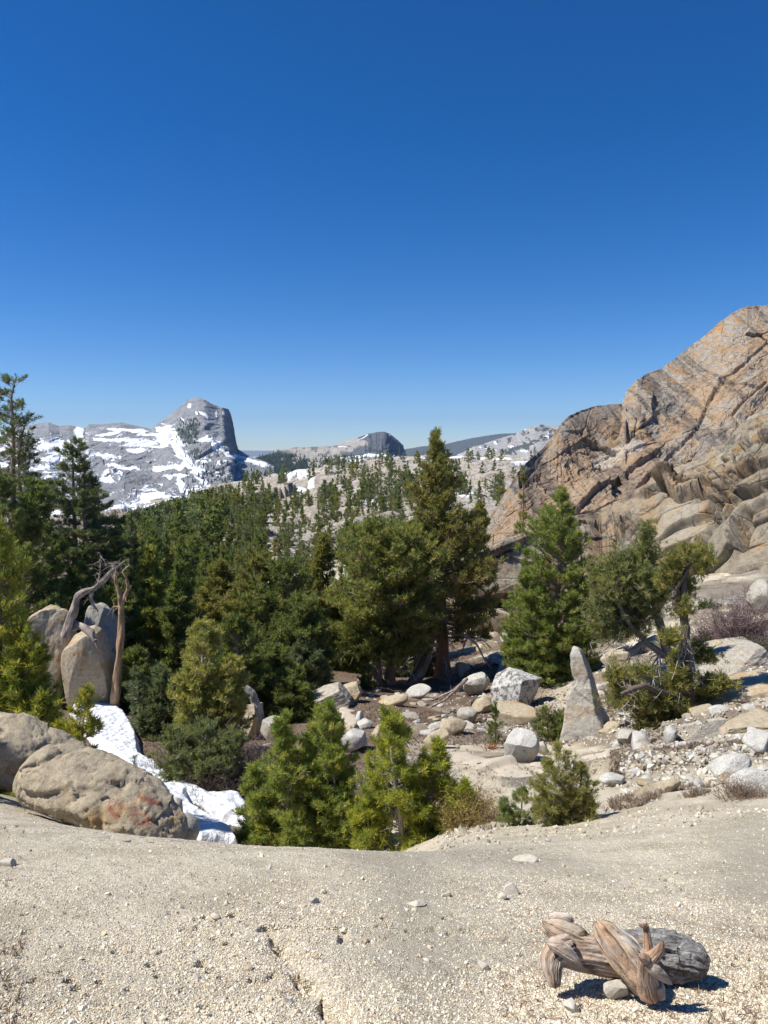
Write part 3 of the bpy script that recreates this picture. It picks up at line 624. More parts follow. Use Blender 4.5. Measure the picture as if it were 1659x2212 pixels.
M_OC = rock_material('outcrop_granite', (0.48, 0.42, 0.32), (0.34, 0.29, 0.22), (0.44, 0.28, 0.13), (0.075, 0.075, 0.075), 1.8, 0.4, 0.6, streak=((1.5, 1.5, 0.5), (0, 0.2, 0)), bumpd=0.4, pos=True, attr=True, cracks=0.8)
relief('cliff', OC, OF, [(985, 52), (1200, 54), (1400, 52), (1659, 44), (2300, 40)], [(985, 53.5), (1190, 60), (1300, 65), (1659, 62), (2300, 60)], 985, 2200, 1150, 480, oc_d, M_OC, 1.6, 0.6, 0.1, 2.5, None, oc_c, 0.8)
# ------------------------------------------------------------------ snow left in the gully, and the trail
def inpoly_sd(D, py, poly):
    d, _ = poly_d(D, py, poly + [poly[0]])
    ins = np.zeros(D.shape, bool); n = len(poly)
    for i in range(n):
        x0, y0 = poly[i]; x1, y1 = poly[(i+1) % n]
        c = ((y0 > py) != (y1 > py)) & (D < (x1-x0)*(py-y0)/((y1-y0) if y1 != y0 else 1e-9) + x0); ins ^= c
    return np.where(ins, d, -d)
def drape(name, poly, Y0, Y1, height, bumps, mat, nA=260, nY=320, minsd=-2.5, hs=10.0, seed=0, rough=2.0, col=(1, 1, 1), kind='structure'):
    dxs = [p[0] for p in poly]
    a0 = ray(min(dxs)-25, 1600)[0]; a1 = ray(max(dxs)+25, 1600)[0]
    A, L = np.meshgrid(np.linspace(a0, a1, nA), np.linspace(math.log(Y0), math.log(Y1), nY), indexing='xy'); Y = np.exp(L); X = A*Y
    zb = zbase(X, Y); zg = ground(X, Y)
    D, py = proj(np.stack([X, Y, zb], -1))
    sd = inpoly_sd(D, py, poly) + rough*fbm(X, Y, 0, 0.5, 4, seed+5)
    fade = ss(Y0*1.02, Y0*1.22, Y)
    z = (zb*0.5+zg*0.5 if height > 0.05 else zg) + height*ss(-2, hs, sd)*fade - 0.12*(1-fade) - 0.02*(sd < 0) + bumps(X, Y)*ss(0, 4, sd)
    keep = sd > minsd
    Fq = gridf(nY, nA); kf = keep.ravel()[Fq].all(1); Fq = Fq[kf]
    used = np.unique(Fq); mp = np.full(nA*nY, -1); mp[used] = np.arange(len(used))
    V = np.stack([X, Y, z], -1).reshape(-1, 3)[used]
    o = mesh_np(name, V, mp[Fq], mat, col=np.broadcast_to(np.array(col, float), (len(V), 3)), smooth=True)
    tag(o, kind=kind); return o
def cups(X, Y):
    f1, f2, i = worley(X/0.30+0.3*Y, Y/0.55, 401); return 0.10*(np.minimum(f1, .8)-0.4) + 0.12*fbm(X, Y, 0, 1.6, 3, 402)
drape('snow', [(178, 1500), (205, 1512), (245, 1528), (270, 1545), (282, 1565), (300, 1600), (304, 1640), (345, 1668), (392, 1700), (450, 1735), (520, 1738), (540, 1768), (535, 1800), (500, 1792), (470, 1786), (430, 1748), (405, 1745), (420, 1770), (460, 1795), (505, 1818), (520, 1850), (430, 1850), (395, 1800), (350, 1760), (300, 1700), (240, 1640), (180, 1590), (150, 1540)],
      8.5, 32, 0.30, lambda X, Y: 0.5*cups(X, Y), M_SNOW, 330, 460)
drape('snow', [(250, 1425), (270, 1432), (278, 1450), (272, 1475), (262, 1470), (262, 1445)], 22, 40, 0.2, cups, M_SNOW, 60, 120)
drape('snow', [(492, 1712), (512, 1708), (524, 1716), (520, 1728), (500, 1726)], 11, 18, 0.12, cups, M_SNOW, 60, 120)
drape('snow', [(1644, 1470), (1662, 1440), (1700, 1430), (1700, 1500), (1650, 1482)], 15, 26, 0.15, cups, M_SNOW, 60, 120)
mp_ = NT('trail_dust', 0.95, 0.1); v_ = mp_.pos()
mp_.base(mp_.mix(mp_.noise(v_, 7, 8, 0.7), (0.38, 0.325, 0.25), (0.54, 0.475, 0.38))); mp_.nrm(mp_.bump(mp_.noise(v_, 25, 6, 0.7), 0.7, 0.02))
drape('path', [(952, 1612), (985, 1622), (1050, 1640), (1130, 1662), (1210, 1668), (1290, 1640), (1330, 1612), (1345, 1622), (1300, 1662), (1200, 1695), (1100, 1688), (1000, 1662), (950, 1640)], 13, 26, 0.045, lambda X, Y: 0.02*fbm(X, Y, 0, 0.8, 3, 410), mp_.mat, 300, 260, 0, 6, 9, 14.0)
drape('path', [(700, 1640), (722, 1600), (742, 1570), (738, 1545), (715, 1530), (690, 1518), (668, 1500), (690, 1492), (735, 1515), (765, 1540), (770, 1570), (750, 1610), (735, 1640)], 16, 36, 0.045, lambda X, Y: 0.02*fbm(X, Y, 0, 0.8, 3, 411), mp_.mat, 160, 300, 0, 6, 13, 12.0)

# ------------------------------------------------------------------ boulders
def ico(sub):
    import bmesh
    bm = bmesh.new(); bmesh.ops.create_icosphere(bm, subdivisions=sub, radius=1.0)
    V = np.array([v.co[:] for v in bm.verts]); Fc = np.array([[v.index for v in f.verts] for f in bm.faces]); bm.free(); return V, Fc
ICO = {k: ico(k) for k in (1, 3, 4, 6)}
def boulder_shape(seed, dims, sub=4, flats=9, nz=0.10, round_=0.3, squash=0.0, cut=0.62, boxy=0.0):
    r = np.random.default_rng(seed); V, Fc = ICO[sub]; V = V.copy()
    if boxy: V = V/(np.abs(V).max(1)**boxy)[:, None]; V = V/np.abs(V).max()
    N = r.normal(size=(flats, 3)); N /= np.linalg.norm(N, axis=1)[:, None]; D = r.uniform(cut-0.12, 0.85, flats)
    for n, d in zip(N, D):
        h = V@n; ex = np.maximum(h-d, 0); V -= n*(ex*(1-round_*0.12))[:, None]
    ext = (V.max(0)-V.min(0))/2; V = (V-(V.max(0)+V.min(0))/2)/ext
    nn = V/np.linalg.norm(V, axis=1)[:, None]; o = seed*3.1
    V = V + nn*(nz*0.8*fbm(V[:, 0]+o, V[:, 1], V[:, 2], 0.9, 3, seed) + nz*0.45*fbm(V[:, 0]+o, V[:, 1], V[:, 2], 0.25, 4, seed+9, 0.6))[:, None]
    return V*np.array(dims)/2, Fc
def rock_at(label, dx, dy, w, h, Y, mat, seed, rot=0.0, depth=None, tilt=0.0, sub=4, flats=9, nz=0.10, name='boulder', cat='boulder', group=None, sink=0.12, cut=0.62, tiltx=0.0, boxy=0.0):
    """boulder whose silhouette centre is seen at dx,dy with width w and height h in photo units, at distance Y"""
    Yh = hit(dx, dy + 0.44*h, Y*0.7)[1]                     # stand it where the ground is seen under its foot
    if Y/1.3 < Yh < Y*1.3: Y = Yh
    s = K/F*Y*1.0; W, H = w*s, h*s; Dp = depth*s if depth else (W+H)*0.5
    V, Fc = boulder_shape(seed, (W*1.02, Dp, H*1.02), sub, flats, nz, cut=cut, boxy=boxy)
    R = Matrix.Rotation(math.radians(tilt), 3, 'Y') @ Matrix.Rotation(math.radians(tiltx), 3, 'X') @ Matrix.Rotation(rot, 3, 'Z')
    V = V@np.array(R).T
    P = unproj(dx, dy, Y+Dp*0.3)
    col = np.zeros((len(V), 3))
    o = mesh_np(name, V, Fc, mat, col=col, smooth=True, loc=P)
    tag(o, label, cat, group); return o
# two big boulders on the left of the gravel
def long_boulder(label, pts, mat, seed, red=None):
    """pts: (dx, dy, half height, Y, half depth in m)"""
    n, m = 150, 110
    p = np.array(pts, float); t = np.linspace(0, len(p)-1, n); q = np.stack([np.interp(t, np.arange(len(p)), p[:, i]) for i in range(5)], 1)
    kk = np.exp(-0.5*(np.arange(-9, 10)/4.5)**2); kk /= kk.sum()
    for i in range(5): q[:, i] = np.convolve(np.pad(q[:, i], 9, mode='reflect', reflect_type='odd'), kk, 'valid')
    endc = np.sqrt(np.clip(1-np.clip((np.abs(np.linspace(-1, 1, n))-0.86)/0.14, 0, 1)**2, 0.0006, 1))
    Cn = unproj(q[:, 0], q[:, 1], q[:, 3]); s = K/F*q[:, 3]
    a = np.linspace(0, 2*math.pi, m, endpoint=False)
    sup = lambda c, e: np.sign(c)*np.abs(c)**e
    T = np.gradient(Cn, axis=0); T /= np.linalg.norm(T, axis=1)[:, None]
    Dv = np.cross(T, np.array([0, 0, 1.0])); Dv /= np.linalg.norm(Dv, axis=1)[:, None]; U = np.cross(Dv, T)
    rz = (q[:, 2]*s*endc)[:, None]; ry = (q[:, 4]*endc)[:, None]
    V = Cn[:, None, :] + (rz*sup(np.sin(a), 0.8)[None])[..., None]*U[:, None, :] + (ry*sup(np.cos(a), 0.8)[None])[..., None]*Dv[:, None, :]
    N = V - Cn[:, None, :]; N /= np.linalg.norm(N, axis=-1, keepdims=True)+1e-9
    x, y, z = V[..., 0], V[..., 1], V[..., 2]
    V = V + N*(0.05*fbm(x, y, z, 1.1, 4, seed) + 0.03*fbm(x, y, z, 0.18, 4, seed+5, 0.6) - 0.05*np.exp(-(fbm(x, y, z, 0.9, 3, seed+8)/0.05)**2))[..., None]*endc[:, None, None]
    TT, AA_ = np.meshgrid(np.linspace(0, 7, n), a, indexing='ij'); fa, ed, i_ = facets(TT*1.0, AA_*1.6, seed+3); fb, ed2, i_ = facets(TT*3.1+AA_, AA_*4, seed+4)
    V = V + N*(0.035*fa + 0.010*fb - 0.02*(1-ss(0, .05, ed)) + 0.016*fbm(x, y, z, .05, 3, seed+20))[..., None]*endc[:, None, None]
    D, py = proj(V); col = np.zeros(V.shape)
    if red: col[..., 0] = ss(1.1, 0.6, blob(D, py, red))
    i = np.arange(n-1)[:, None]*m; j = np.arange(m)[None]; j2 = (j+1) % m
    Fq = np.stack([i+j, i+j2, i+j2+m, i+j+m], -1).reshape(-1, 4)[:, ::-1]
    org = V.mean((0, 1))
    o = mesh_np('boulder', V.reshape(-1, 3)-org, Fq, mat, col=col.reshape(-1, 3), smooth=True, loc=org)
    tag(o, label, 'boulder'); return o
long_boulder('huge tan boulder at the left edge, behind the one with the red stain', [(-330, 1600, 70, 7.8, 0.5), (-60, 1612, 70, 7.9, 0.5), (20, 1620, 68, 7.9, 0.5), (90, 1640, 56, 8.0, 0.5), (160, 1668, 38, 8.0, 0.4), (250, 1706, 20, 8.1, 0.3)], M_ROCKT, 501)
long_boulder('long tan boulder sloping down to the gravel, with a rusty red stain on its side', [(52, 1655, 34, 6.9, 0.3), (100, 1672, 50, 6.9, 0.4), (165, 1688, 56, 6.8, 0.42), (235, 1716, 56, 6.7, 0.42), (300, 1752, 46, 6.6, 0.4), (350, 1786, 32, 6.55, 0.3), (394, 1816, 14, 6.5, 0.15)], M_ROCKT, 502,
    [(300, 1765, 38, 22, 25), (250, 1750, 26, 18, 40), (325, 1730, 34, 8, 20)])
rock_at('small grey rock at the foot of the snow, above the stained boulder', 378, 1745, 44, 50, 7.9, M_ROCK, 511, tilt=20)
rock_at('grey rock tucked behind the low end of the stained boulder', 398, 1790, 70, 66, 7.6, M_ROCK, 512, tilt=35)
rock_at('tall smooth boulder under the twisted dead tree', 192, 1448, 98, 205, 21, M_ROCKT, 513, depth=120, sub=6, flats=5, nz=0.08, tilt=-4, boxy=.35, cut=.85)
rock_at('dark rounded boulder behind the tall smooth one', 208, 1410, 88, 220, 24, M_ROCK, 514, depth=110, sub=6, flats=6, nz=0.08, tilt=3, boxy=.3, cut=.85)
rock_at('pale boulder with a leaning top, left of the twisted dead tree', 112, 1425, 92, 240, 22.6, M_ROCKT, 515, sub=6, boxy=.4, cut=.8)
rock_at('tan wedge boulder behind the leaning grey trunk', 540, 1555, 62, 90, 21, M_ROCKT, 517, sub=6, tilt=16, flats=7, boxy=.3)
rock_at('grey rock to the right of the leaning trunk', 592, 1580, 60, 56, 22, M_ROCK, 518, boxy=.3)
rock_at('grey rock in shade beneath the hemlock bush', 310, 1462, 50, 40, 26, M_ROCK, 519)
rock_at('dark rock beside the snow edge under the drooping branches', 335, 1545, 46, 40, 22, M_ROCK, 520)
for k_, (lab, x_, y_, w_, h_, Y_) in enumerate([
    ('long pale layered ledge on the right slope beneath the purple shrubs', 1560, 1425, 190, 52, 22.5),
    ('wide white ledge below the long layered one, reaching the right edge', 1600, 1490, 190, 46, 19),
    ('low layered ledge to the right of the gnarled pine', 1560, 1395, 120, 34, 25),
    ('flat pale ledge right of the shade of the gnarled pine', 1620, 1560, 130, 40, 16),
    ('sloping tan ledge behind the two right-hand pines', 1440, 1440, 120, 44, 25.5),
    ('pale ledge climbing towards the cliff near the right edge', 1620, 1345, 110, 40, 28)]):
    rock_at(lab, x_, y_+8, w_, h_, Y_, M_ROCKT if k_ % 2 else M_LEDGE, 570+k_, depth=w_*.8, sub=6, flats=6, nz=.09, tilt=-14, boxy=.7, cut=.85, name='rock_ledge', cat='rock ledge')
rock_at('broad pale bedrock hump crossed by the far trail', 705, 1512, 110, 50, 27, M_LEDGE, 580, depth=110, sub=6, flats=5, nz=.1, tilt=-14, boxy=.4, cut=.85)
rock_at('cracked pale slab beside the far trail hump', 755, 1500, 60, 44, 29, M_ROCKT, 581, depth=60, sub=6, flats=6, nz=.1, tilt=-24, boxy=.5, cut=.85)
rock_at('pale angular boulder above the trail bend, left of the lichened block', 1030, 1480, 60, 50, 28, M_ROCKW, 583, sub=6, boxy=.5, cut=.8, tilt=-20)
rock_at('weathered tan boulder leaning downhill left of the lichened block', 1040, 1525, 50, 34, 25, M_ROCKT, 584, sub=4, boxy=.5, cut=.8, tilt=-25)
# standing stone
def standing_stone():
    root = None
    oc_ = np.array([(1204, 1632), (1206, 1600), (1213, 1560), (1220, 1520), (1230, 1490), (1236, 1462), (1228, 1435), (1229, 1408), (1240, 1400), (1254, 1406), (1268, 1425), (1280, 1455), (1286, 1490), (1294, 1520), (1310, 1545), (1324, 1572), (1326, 1600), (1310, 1622), (1290, 1640), (1248, 1648)], float)
    # stacked horizontal sections from the outline
    ys = np.linspace(1652, 1398, 110); secs = []
    Lx = np.interp(ys[::-1], [1398, 1403, 1415, 1445, 1468, 1480, 1520, 1560, 1600, 1632, 1652], [1240, 1233, 1229, 1231, 1235, 1229, 1218, 1211, 1204, 1199, 1197])[::-1]
    Rx = np.interp(ys[::-1], [1398, 1403, 1415, 1445, 1490, 1530, 1550, 1575, 1605, 1632, 1652], [1248, 1256, 1264, 1277, 1292, 1304, 1318, 1328, 1330, 1322, 1310])[::-1]
    Y = 20.0; s = K/F*Y; m = 90; a = np.linspace(0, 2*math.pi, m, endpoint=False)
    V = []
    for k_, yy in enumerate(ys):
        L, R = Lx[k_], Rx[k_]; cx, hw = (L+R)/2, (R-L)/2
        c = unproj(cx, yy, Y); dep = hw*s*0.75 + 0.12
        # a blunt arris facing the viewer, left face broad
        rr = 1.0/np.maximum(np.abs(np.cos(a-0.35))**1.02 + np.abs(np.sin(a-0.35))**1.02, 0.5)**(1/1.02)
        ux = np.cos(a)*rr; ux = (ux-(ux.max()+ux.min())/2)/((ux.max()-ux.min())/2)
        V.append(np.stack([c[0] + hw*s*ux*1.04, c[1] + dep*np.sin(a)*rr, c[2] + 0*a], -1))
    V = np.array(V); Cn = V.mean(1, keepdims=True); N = V-Cn; N /= np.linalg.norm(N, axis=-1, keepdims=True)+1e-9
    x, y, z = V[..., 0], V[..., 1], V[..., 2]
    fa, ed, i_ = facets(a[None]*1.1+z*.4, z/.8+0*a[None], 523); V = V + N*(0.035*fbm(x, y, z, 0.6, 4, 521) + 0.02*fbm(x, y, z, 0.10, 4, 522) + 0.03*fa*ss(0, 0.1, ed))[..., None]
    D, py = proj(V); d, sg = poly_d(D, py, [(1230, 1452), (1250, 1500), (1276, 1520)]); V = V - N*(0.05*np.exp(-(d/2.5)**2) + 0.09*ss(-6, 6, -sg)*np.exp(-(d/30)**2)*0)[..., None]
    V[..., 2][py > 1640] -= 0.3
    i = np.arange(len(ys)-1)[:, None]*m; j = np.arange(m)[None]; j2 = (j+1) % m
    Fq = np.stack([i+j, i+j2, i+j2+m, i+j+m], -1).reshape(-1, 4)
    top = V[-1].mean(0); VV = np.concatenate([V.reshape(-1, 3), top[None]]); b = (len(ys)-1)*m
    Ft = np.stack([b+np.arange(m), b+(np.arange(m)+1) % m, np.full(m, len(VV)-1)], -1)
    org = np.array([V[0, :, 0].mean(), V[0, :, 1].mean(), V[0, :, 2].mean()])
    o = mesh_np('standing_stone', VV-org, [Fq, Ft], M_STONE, col=np.zeros((len(VV), 3)), smooth=True, loc=org)
    tag(o, 'tall pale pointed stone standing on end beside the trail', 'standing stone')
standing_stone()
rock_at('big squared block with black lichen, between the large pine and the standing stone', 1117, 1492, 96, 92, 23.5, M_ROCKD, 531, depth=110, sub=6, flats=6, nz=0.05, tilt=8, cut=0.85, rot=0.6, boxy=0.8)
rock_at('layered tan ledge under the lichened block', 1112, 1546, 92, 40, 22.5, M_ROCKT, 532, depth=90, sub=4, flats=6, nz=0.06, tilt=4, boxy=.7, cut=.9)
rock_at('pale sloping boulder beside the trail, below the lichened block', 1122, 1612, 78, 84, 19, M_ROCKW, 533, depth=80, sub=6, flats=10, nz=0.07, tilt=18, cut=0.55)
rock_at('small rounded rock right of the pale sloping boulder', 1172, 1615, 26, 30, 19.5, M_ROCK, 534)
rock_at('tan blocky rock at the bend of the trail', 978, 1570, 62, 50, 22, M_ROCKT, 535, tilt=-18, flats=12)
rock_at('cream rock at the bend of the trail, under the blocky one', 945, 1600, 62, 44, 20.5, M_ROCKT, 536, tilt=-28, flats=12)
rock_at('grey flat rock just above the trail bend', 1010, 1545, 46, 32, 24, M_ROCK, 537)
rock_at('pale angular stone standing beside the trail, left of its low neighbour', 778, 1556, 26, 42, 21.5, M_ROCKW, 538, tilt=25, flats=14, cut=.5)
rock_at('low pale stone lying right of the angular stone by the trail', 790, 1568, 34, 26, 21, M_ROCKW, 539, tilt=-15, flats=14, cut=.5)
rock_at('white-grey boulder just behind the bare bush between the two foreground pines', 762, 1600, 60, 50, 18, M_ROCKW, 540, tilt=-12)
rock_at('grey pointed boulder in the shade behind the large pine', 1020, 1335, 70, 62, 46, M_ROCK, 541, flats=12, tilt=-10)
rock_at('tan block leaning on the rock pile under the cliff', 1072, 1345, 62, 60, 44, M_ROCKT, 542, flats=14, cut=.5)
rock_at('white angular boulder half hidden by the right-hand pine', 1104, 1372, 40, 62, 40, M_ROCKW, 543, flats=14, cut=.5, tilt=10)
rock_at('pale slab on top of the rock pile under the cliff', 1062, 1310, 54, 30, 48, M_ROCKT, 544, flats=14, cut=.5, tilt=-12)
rock_at('dark boulder to the right of the large pine trunk', 1000, 1450, 34, 46, 38, M_ROCK, 545)
rock_at('low pale rock at the foot of the large pine, left side', 905, 1495, 56, 32, 35, M_ROCKW, 546, tilt=-20)
rock_at('broad pale slab above the trail, in front of the twin trunks', 850, 1515, 70, 24, 30, M_ROCKT, 547, tilt=-14)
rock_at('smooth grey rock half buried near the right edge, lower of the two large flat ones', 1625, 1690, 110, 66, 10.5, M_ROCKW, 548, tilt=-8, sub=6)
rock_at('large flat pale rock near the right edge, above the lower smooth one', 1578, 1655, 90, 46, 12.2, M_ROCKW, 549, tilt=-22, sub=6)
rock_at('yellowish blocky rock on the right slope beside dead brush', 1440, 1700, 66, 42, 11.2, M_ROCKT, 550, tilt=-22, flats=13, cut=.5)
rock_at('low pale rock flush with the ground right of the trail', 1322, 1684, 58, 22, 13, M_ROCKW, 551)
rock_at('small pale rock right of the low flush one', 1396, 1688, 22, 26, 12.6, M_ROCKW, 552)
rock_at('upright pale pointed rock in front of the leaning right-hand tree', 1448, 1590, 28, 44, 17, M_ROCKW, 553, tilt=12, flats=12)
rock_at('dark rounded rock in the tree shade right of the standing stone', 1360, 1592, 60, 34, 18.5, M_ROCK, 554)
rock_at('white rock touched by the low branches of the right-hand tree', 1555, 1540, 50, 34, 18, M_ROCKW, 555)
rock_at('rounded pale boulder at the right edge above the flat rocks', 1640, 1610, 70, 60, 13.5, M_ROCKW, 556)
rock_at('orange-topped stone on the right slope', 1572, 1580, 34, 26, 15.5, M_ROCKT, 557, tilt=-20)
rock_at('long pale rock on the right slope above the flat pale one', 1490, 1620, 90, 36, 14.8, M_ROCKW, 558, tilt=-12)
rock_at('grey boulder behind the purple bare shrub', 1642, 1290, 54, 80, 30, M_ROCK, 563, sub=4)
rock_at('round pale rock beneath the dead limbs of the leaning tree', 1343, 1418, 34, 22, 23, M_ROCKT, 564)

# stones lying on the gravel in front
def fstone(label, dx, dy, w, h, mat, seed, tilt=0):
    x, y = hit(dx, dy + h*0.4); z = gz(x, y); s = K/F*math.hypot(y, z-CAM_Z)
    V, Fc = boulder_shape(seed, (w*s, (w+h)*0.5*s, h*s*1.1), 3, 12, 0.10, cut=0.5)
    V = V@np.array(Matrix.Rotation(math.radians(tilt), 3, 'Y')).T
    o = mesh_np('stone', V, Fc, mat, col=np.zeros((len(V), 3)), smooth=False, loc=(x, y, z+h*s*0.3)); tag(o, label, 'stone')
M_PEB = rock_material('fine_stone', (0.60, 0.55, 0.46), (0.48, 0.44, 0.37), (0.52, 0.38, 0.24), (0.2, 0.19, 0.18), 0.08, 0.25, 0.1, bumpd=0.003)
for lab, dx, dy, w, h, sd_i, tl_ in [
    ('flat white sliver of stone lying on the gravel, the widest one', 898, 1954, 38, 11, 601, -8),
    ('small upright tan stone right of the white sliver', 963, 1932, 18, 14, 602, 20),
    ('tan chunky stone high on the gravel, above a small grey one', 1104, 1920, 30, 24, 603, 10),
    ('small grey stone just under the tan chunky stone', 1084, 1937, 18, 14, 604, 0),
    ('dark-sided stone in the middle of the gravel', 676, 1948, 22, 14, 605, 30),
    ('single pale stone casting a shadow, left part of the gravel', 466, 1985, 20, 13, 606, 0),
    ('orange-tinged stone at the left edge of the gravel', 15, 1872, 34, 14, 607, 0),
    ('flat pale stone half buried below the weathered log', 1328, 2132, 50, 36, 608, 6),
    ('pale stone just under the middle of the log', 1270, 2082, 34, 18, 609, -8),
    ('small pale stone left of the log foot', 1045, 2078, 24, 16, 610, 0),
    ('pale stone at the bottom edge below the log', 1232, 2175, 28, 24, 611, 10),
    ('cream stone beside the brown crumbly bank', 1135, 1852, 54, 10, 612, 0)]:
    fstone(lab, dx, dy, w, h, M_PEB, sd_i, tl_)

# countable rocks strewn over the slope
rng = np.random.default_rng(7)
protos = []
for i in range(10):
    V, Fc = boulder_shape(700+i, (1.0, rng.uniform(.6, 1.0), rng.uniform(.35, .6)), 4, 8, 0.07, cut=0.72, boxy=rng.uniform(.2, .8))
    protos.append((V, Fc))
rk_first = {}
def strew(n, box, size, label, group, mats, seed, cond=None, ymin=8, ymax=60):
    r = np.random.default_rng(seed); c = 0; tries = 0
    while c < n and tries < n*30:
        tries += 1
        dx, dy = r.uniform(box[0], box[2]), r.uniform(box[1], box[3])
        if cond and not cond(dx, dy): continue
        if 930 < dx < 1350 and dy > 1600 + 0.0*dx and dy < 1790 and r.random() < .93: continue
        x, y = hit(dx, dy, ymin)
        if y > ymax or y < ymin: continue
        s = size[0]*(size[1]/size[0])**(r.random()**1.8); s *= K/F*y
        k = int(r.integers(10)); mat = mats[int(r.integers(len(mats)))]
        key = (k, mat.name)
        if key not in rk_first:
            V, Fc = protos[k]; o = mesh_np('rock', V, Fc, mat, col=np.zeros((len(V), 3)), smooth=True); rk_first[key] = o
        else:
            o = rk_first[key].copy(); C.objects.link(o)
        o.location = (x, y, gz(x, y) + s*0.06); o.scale = (s*r.uniform(.9, 1.5), s*r.uniform(.8, 1.2), s*r.uniform(.7, 1.1))
        o.rotation_euler = (r.uniform(-.2, .2), r.uniform(-.5, .1), r.uniform(0, 6.28))
        tag(o, label, 'rock', group); c += 1
strew(78, (820, 1480, 1130, 1640), (9, 44), 'loose pale rock lying on the brown slope below the large pine', 'loose rocks below the large pine', [M_ROCK, M_ROCKW, M_ROCKT], 71, ymin=15)
strew(26, (660, 1470, 830, 1540), (9, 34), 'pale rock beside the far stretch of the trail', 'rocks beside the far trail', [M_ROCKT, M_ROCKW], 72, ymin=18)
strew(100, (1230, 1400, 1659, 1745), (10, 50), 'weathered pale rock lying on the right-hand slope', 'rocks on the right-hand slope', [M_ROCKW, M_ROCK, M_ROCKT], 73, ymin=9)
strew(38, (1240, 1400, 1659, 1745), (28, 90), 'broad weathered slab half sunk in the right-hand slope', 'half-sunk slabs on the right-hand slope', [M_ROCKW, M_ROCKT], 76, ymin=10)
strew(40, (960, 1300, 1200, 1460), (18, 60), 'broken block in the rock pile under the cliff', 'blocks in the rock pile under the cliff', [M_ROCK, M_ROCKW, M_ROCKT, M_ROCKD], 74, ymin=36, ymax=70)
strew(14, (560, 1600, 640, 1720), (8, 24), 'rock half hidden in the brown brush', 'rocks in the brush', [M_ROCK], 75, ymin=12)

# ------------------------------------------------------------------ gravel: grains too many to count
def scatter_grains(name, n, mask, sz, seed, mat, bright=(0.86, 1.05), alt=None):
    r = np.random.default_rng(seed)
    px, py = GPX, GPY
    ar = (px[:-1, 1:]-px[:-1, :-1])*(py[:-1, :-1]-py[1:, :-1]); ar = np.clip(ar, 0, None)
    cx = (px[:-1, :-1]+px[1:, 1:])/2; cy = (py[:-1, :-1]+py[1:, 1:])/2
    w = ar*mask(cx, cy, GY[:-1, :-1], GX[:-1, :-1])*(cx > -60)*(cx < 1720)*(cy < 2290)
    p = (w/w.sum()).ravel(); idx = r.choice(len(p), n, p=p); nc = px.shape[1]-1
    i, j = idx//nc, idx % nc; a, b = r.random(n), r.random(n)
    def bil(G): return G[i, j]*(1-a)*(1-b)+G[i+1, j]*a*(1-b)+G[i, j+1]*(1-a)*b+G[i+1, j+1]*a*b
    P = np.stack([bil(GX), bil(GY), bil(GZ)], -1)
    V0, F0 = ICO[1]
    s = sz[0]*np.exp(r.normal(0, sz[1], n)); s = np.clip(s, sz[0]*0.5, sz[0]*2.6)
    M = r.normal(size=(n, 3, 3)); Q, _ = np.linalg.qr(M)
    S = s[:, None]*r.uniform(0.55, 1.1, (n, 3))
    loc = V0[None]*(1+0.28*r.normal(size=(n, len(V0), 1)))*S[:, None, :]
    Vv = np.einsum('nij,nkj->nki', Q, loc) + P[:, None, :] + np.array([0, 0, 1])*(s*0.15)[:, None, None]
    pal = np.array([(0.64, 0.58, 0.45), (0.72, 0.67, 0.56), (0.52, 0.44, 0.31), (0.44, 0.38, 0.29), (0.56, 0.43, 0.27), (0.30, 0.27, 0.22)]) if alt is None else np.array(alt)
    pw = np.array([.40, .20, .24, .09, .05, .02]); pw = pw[:len(pal)]/pw[:len(pal)].sum()
    c = pal[r.choice(len(pal), n, p=pw)]*1.1*r.uniform(*bright, (n, 1))
    Fc = (F0[None] + (np.arange(n)*len(V0))[:, None, None]).reshape(-1, 3)
    o = mesh_np(name, Vv.reshape(-1, 3), Fc, mat, col=np.repeat(c, len(V0), 0)); tag(o, 'pale granite gravel covering the ground' if name == 'gravel' else 'broken granite rubble strewn over the right-hand slope', name, kind='stuff'); return o
mg = NT('gravel_grains', 0.9, 0.2); mg.base(mg.attr('Col')); mg = mg.mat
gg = GGRIT[:-1, :-1]
scatter_grains('gravel', 7000, lambda x, y, Y, X: (Y < 6)*(1.0-0.75*gg)*(y > 1735), (0.0038, 0.30), 4, mg)
scatter_grains('gravel', 105000, lambda x, y, Y, X: (Y < 9)*(1.0-0.72*gg)*(y > 1735)*(0.3+0.7*ss(-.15, .25, fbm(X, Y, 0, .45, 4, 87))), (0.0027, 0.36), 1, mg)
scatter_grains('gravel', 600, lambda x, y, Y, X: (Y < 10)*(1.0-0.6*gg)*(fbm(X, Y, 0, 0.5, 3, 88)[...] > -0.1), (0.008, 0.40), 2, mg)
scatter_grains('rubble', 5200, lambda x, y, Y, X: (Y > 9)*(Y < 34)*(x > 960)*(1-.97*(x > 920)*(x < 1340)*(y > 1610)*(y < 1790))*(fbm(X, Y, 0, 1.3, 3, 86) > -0.25), (0.034, 0.5), 5, mg, bright=(.6, .95), alt=[(0.56, 0.52, 0.44), (0.60, 0.58, 0.53), (0.44, 0.38, 0.29), (0.36, 0.31, 0.25)])
scatter_grains('gravel', 9000, lambda x, y, Y, X: (Y > 6.5)*(Y < 34)*(x > 700)*(fbm(X, Y, 0, 1.5, 3, 89) > -0.15)*np.where(Y < 12, 0.5, 1), (0.012, 0.55), 3, mg, bright=(.5, .95))
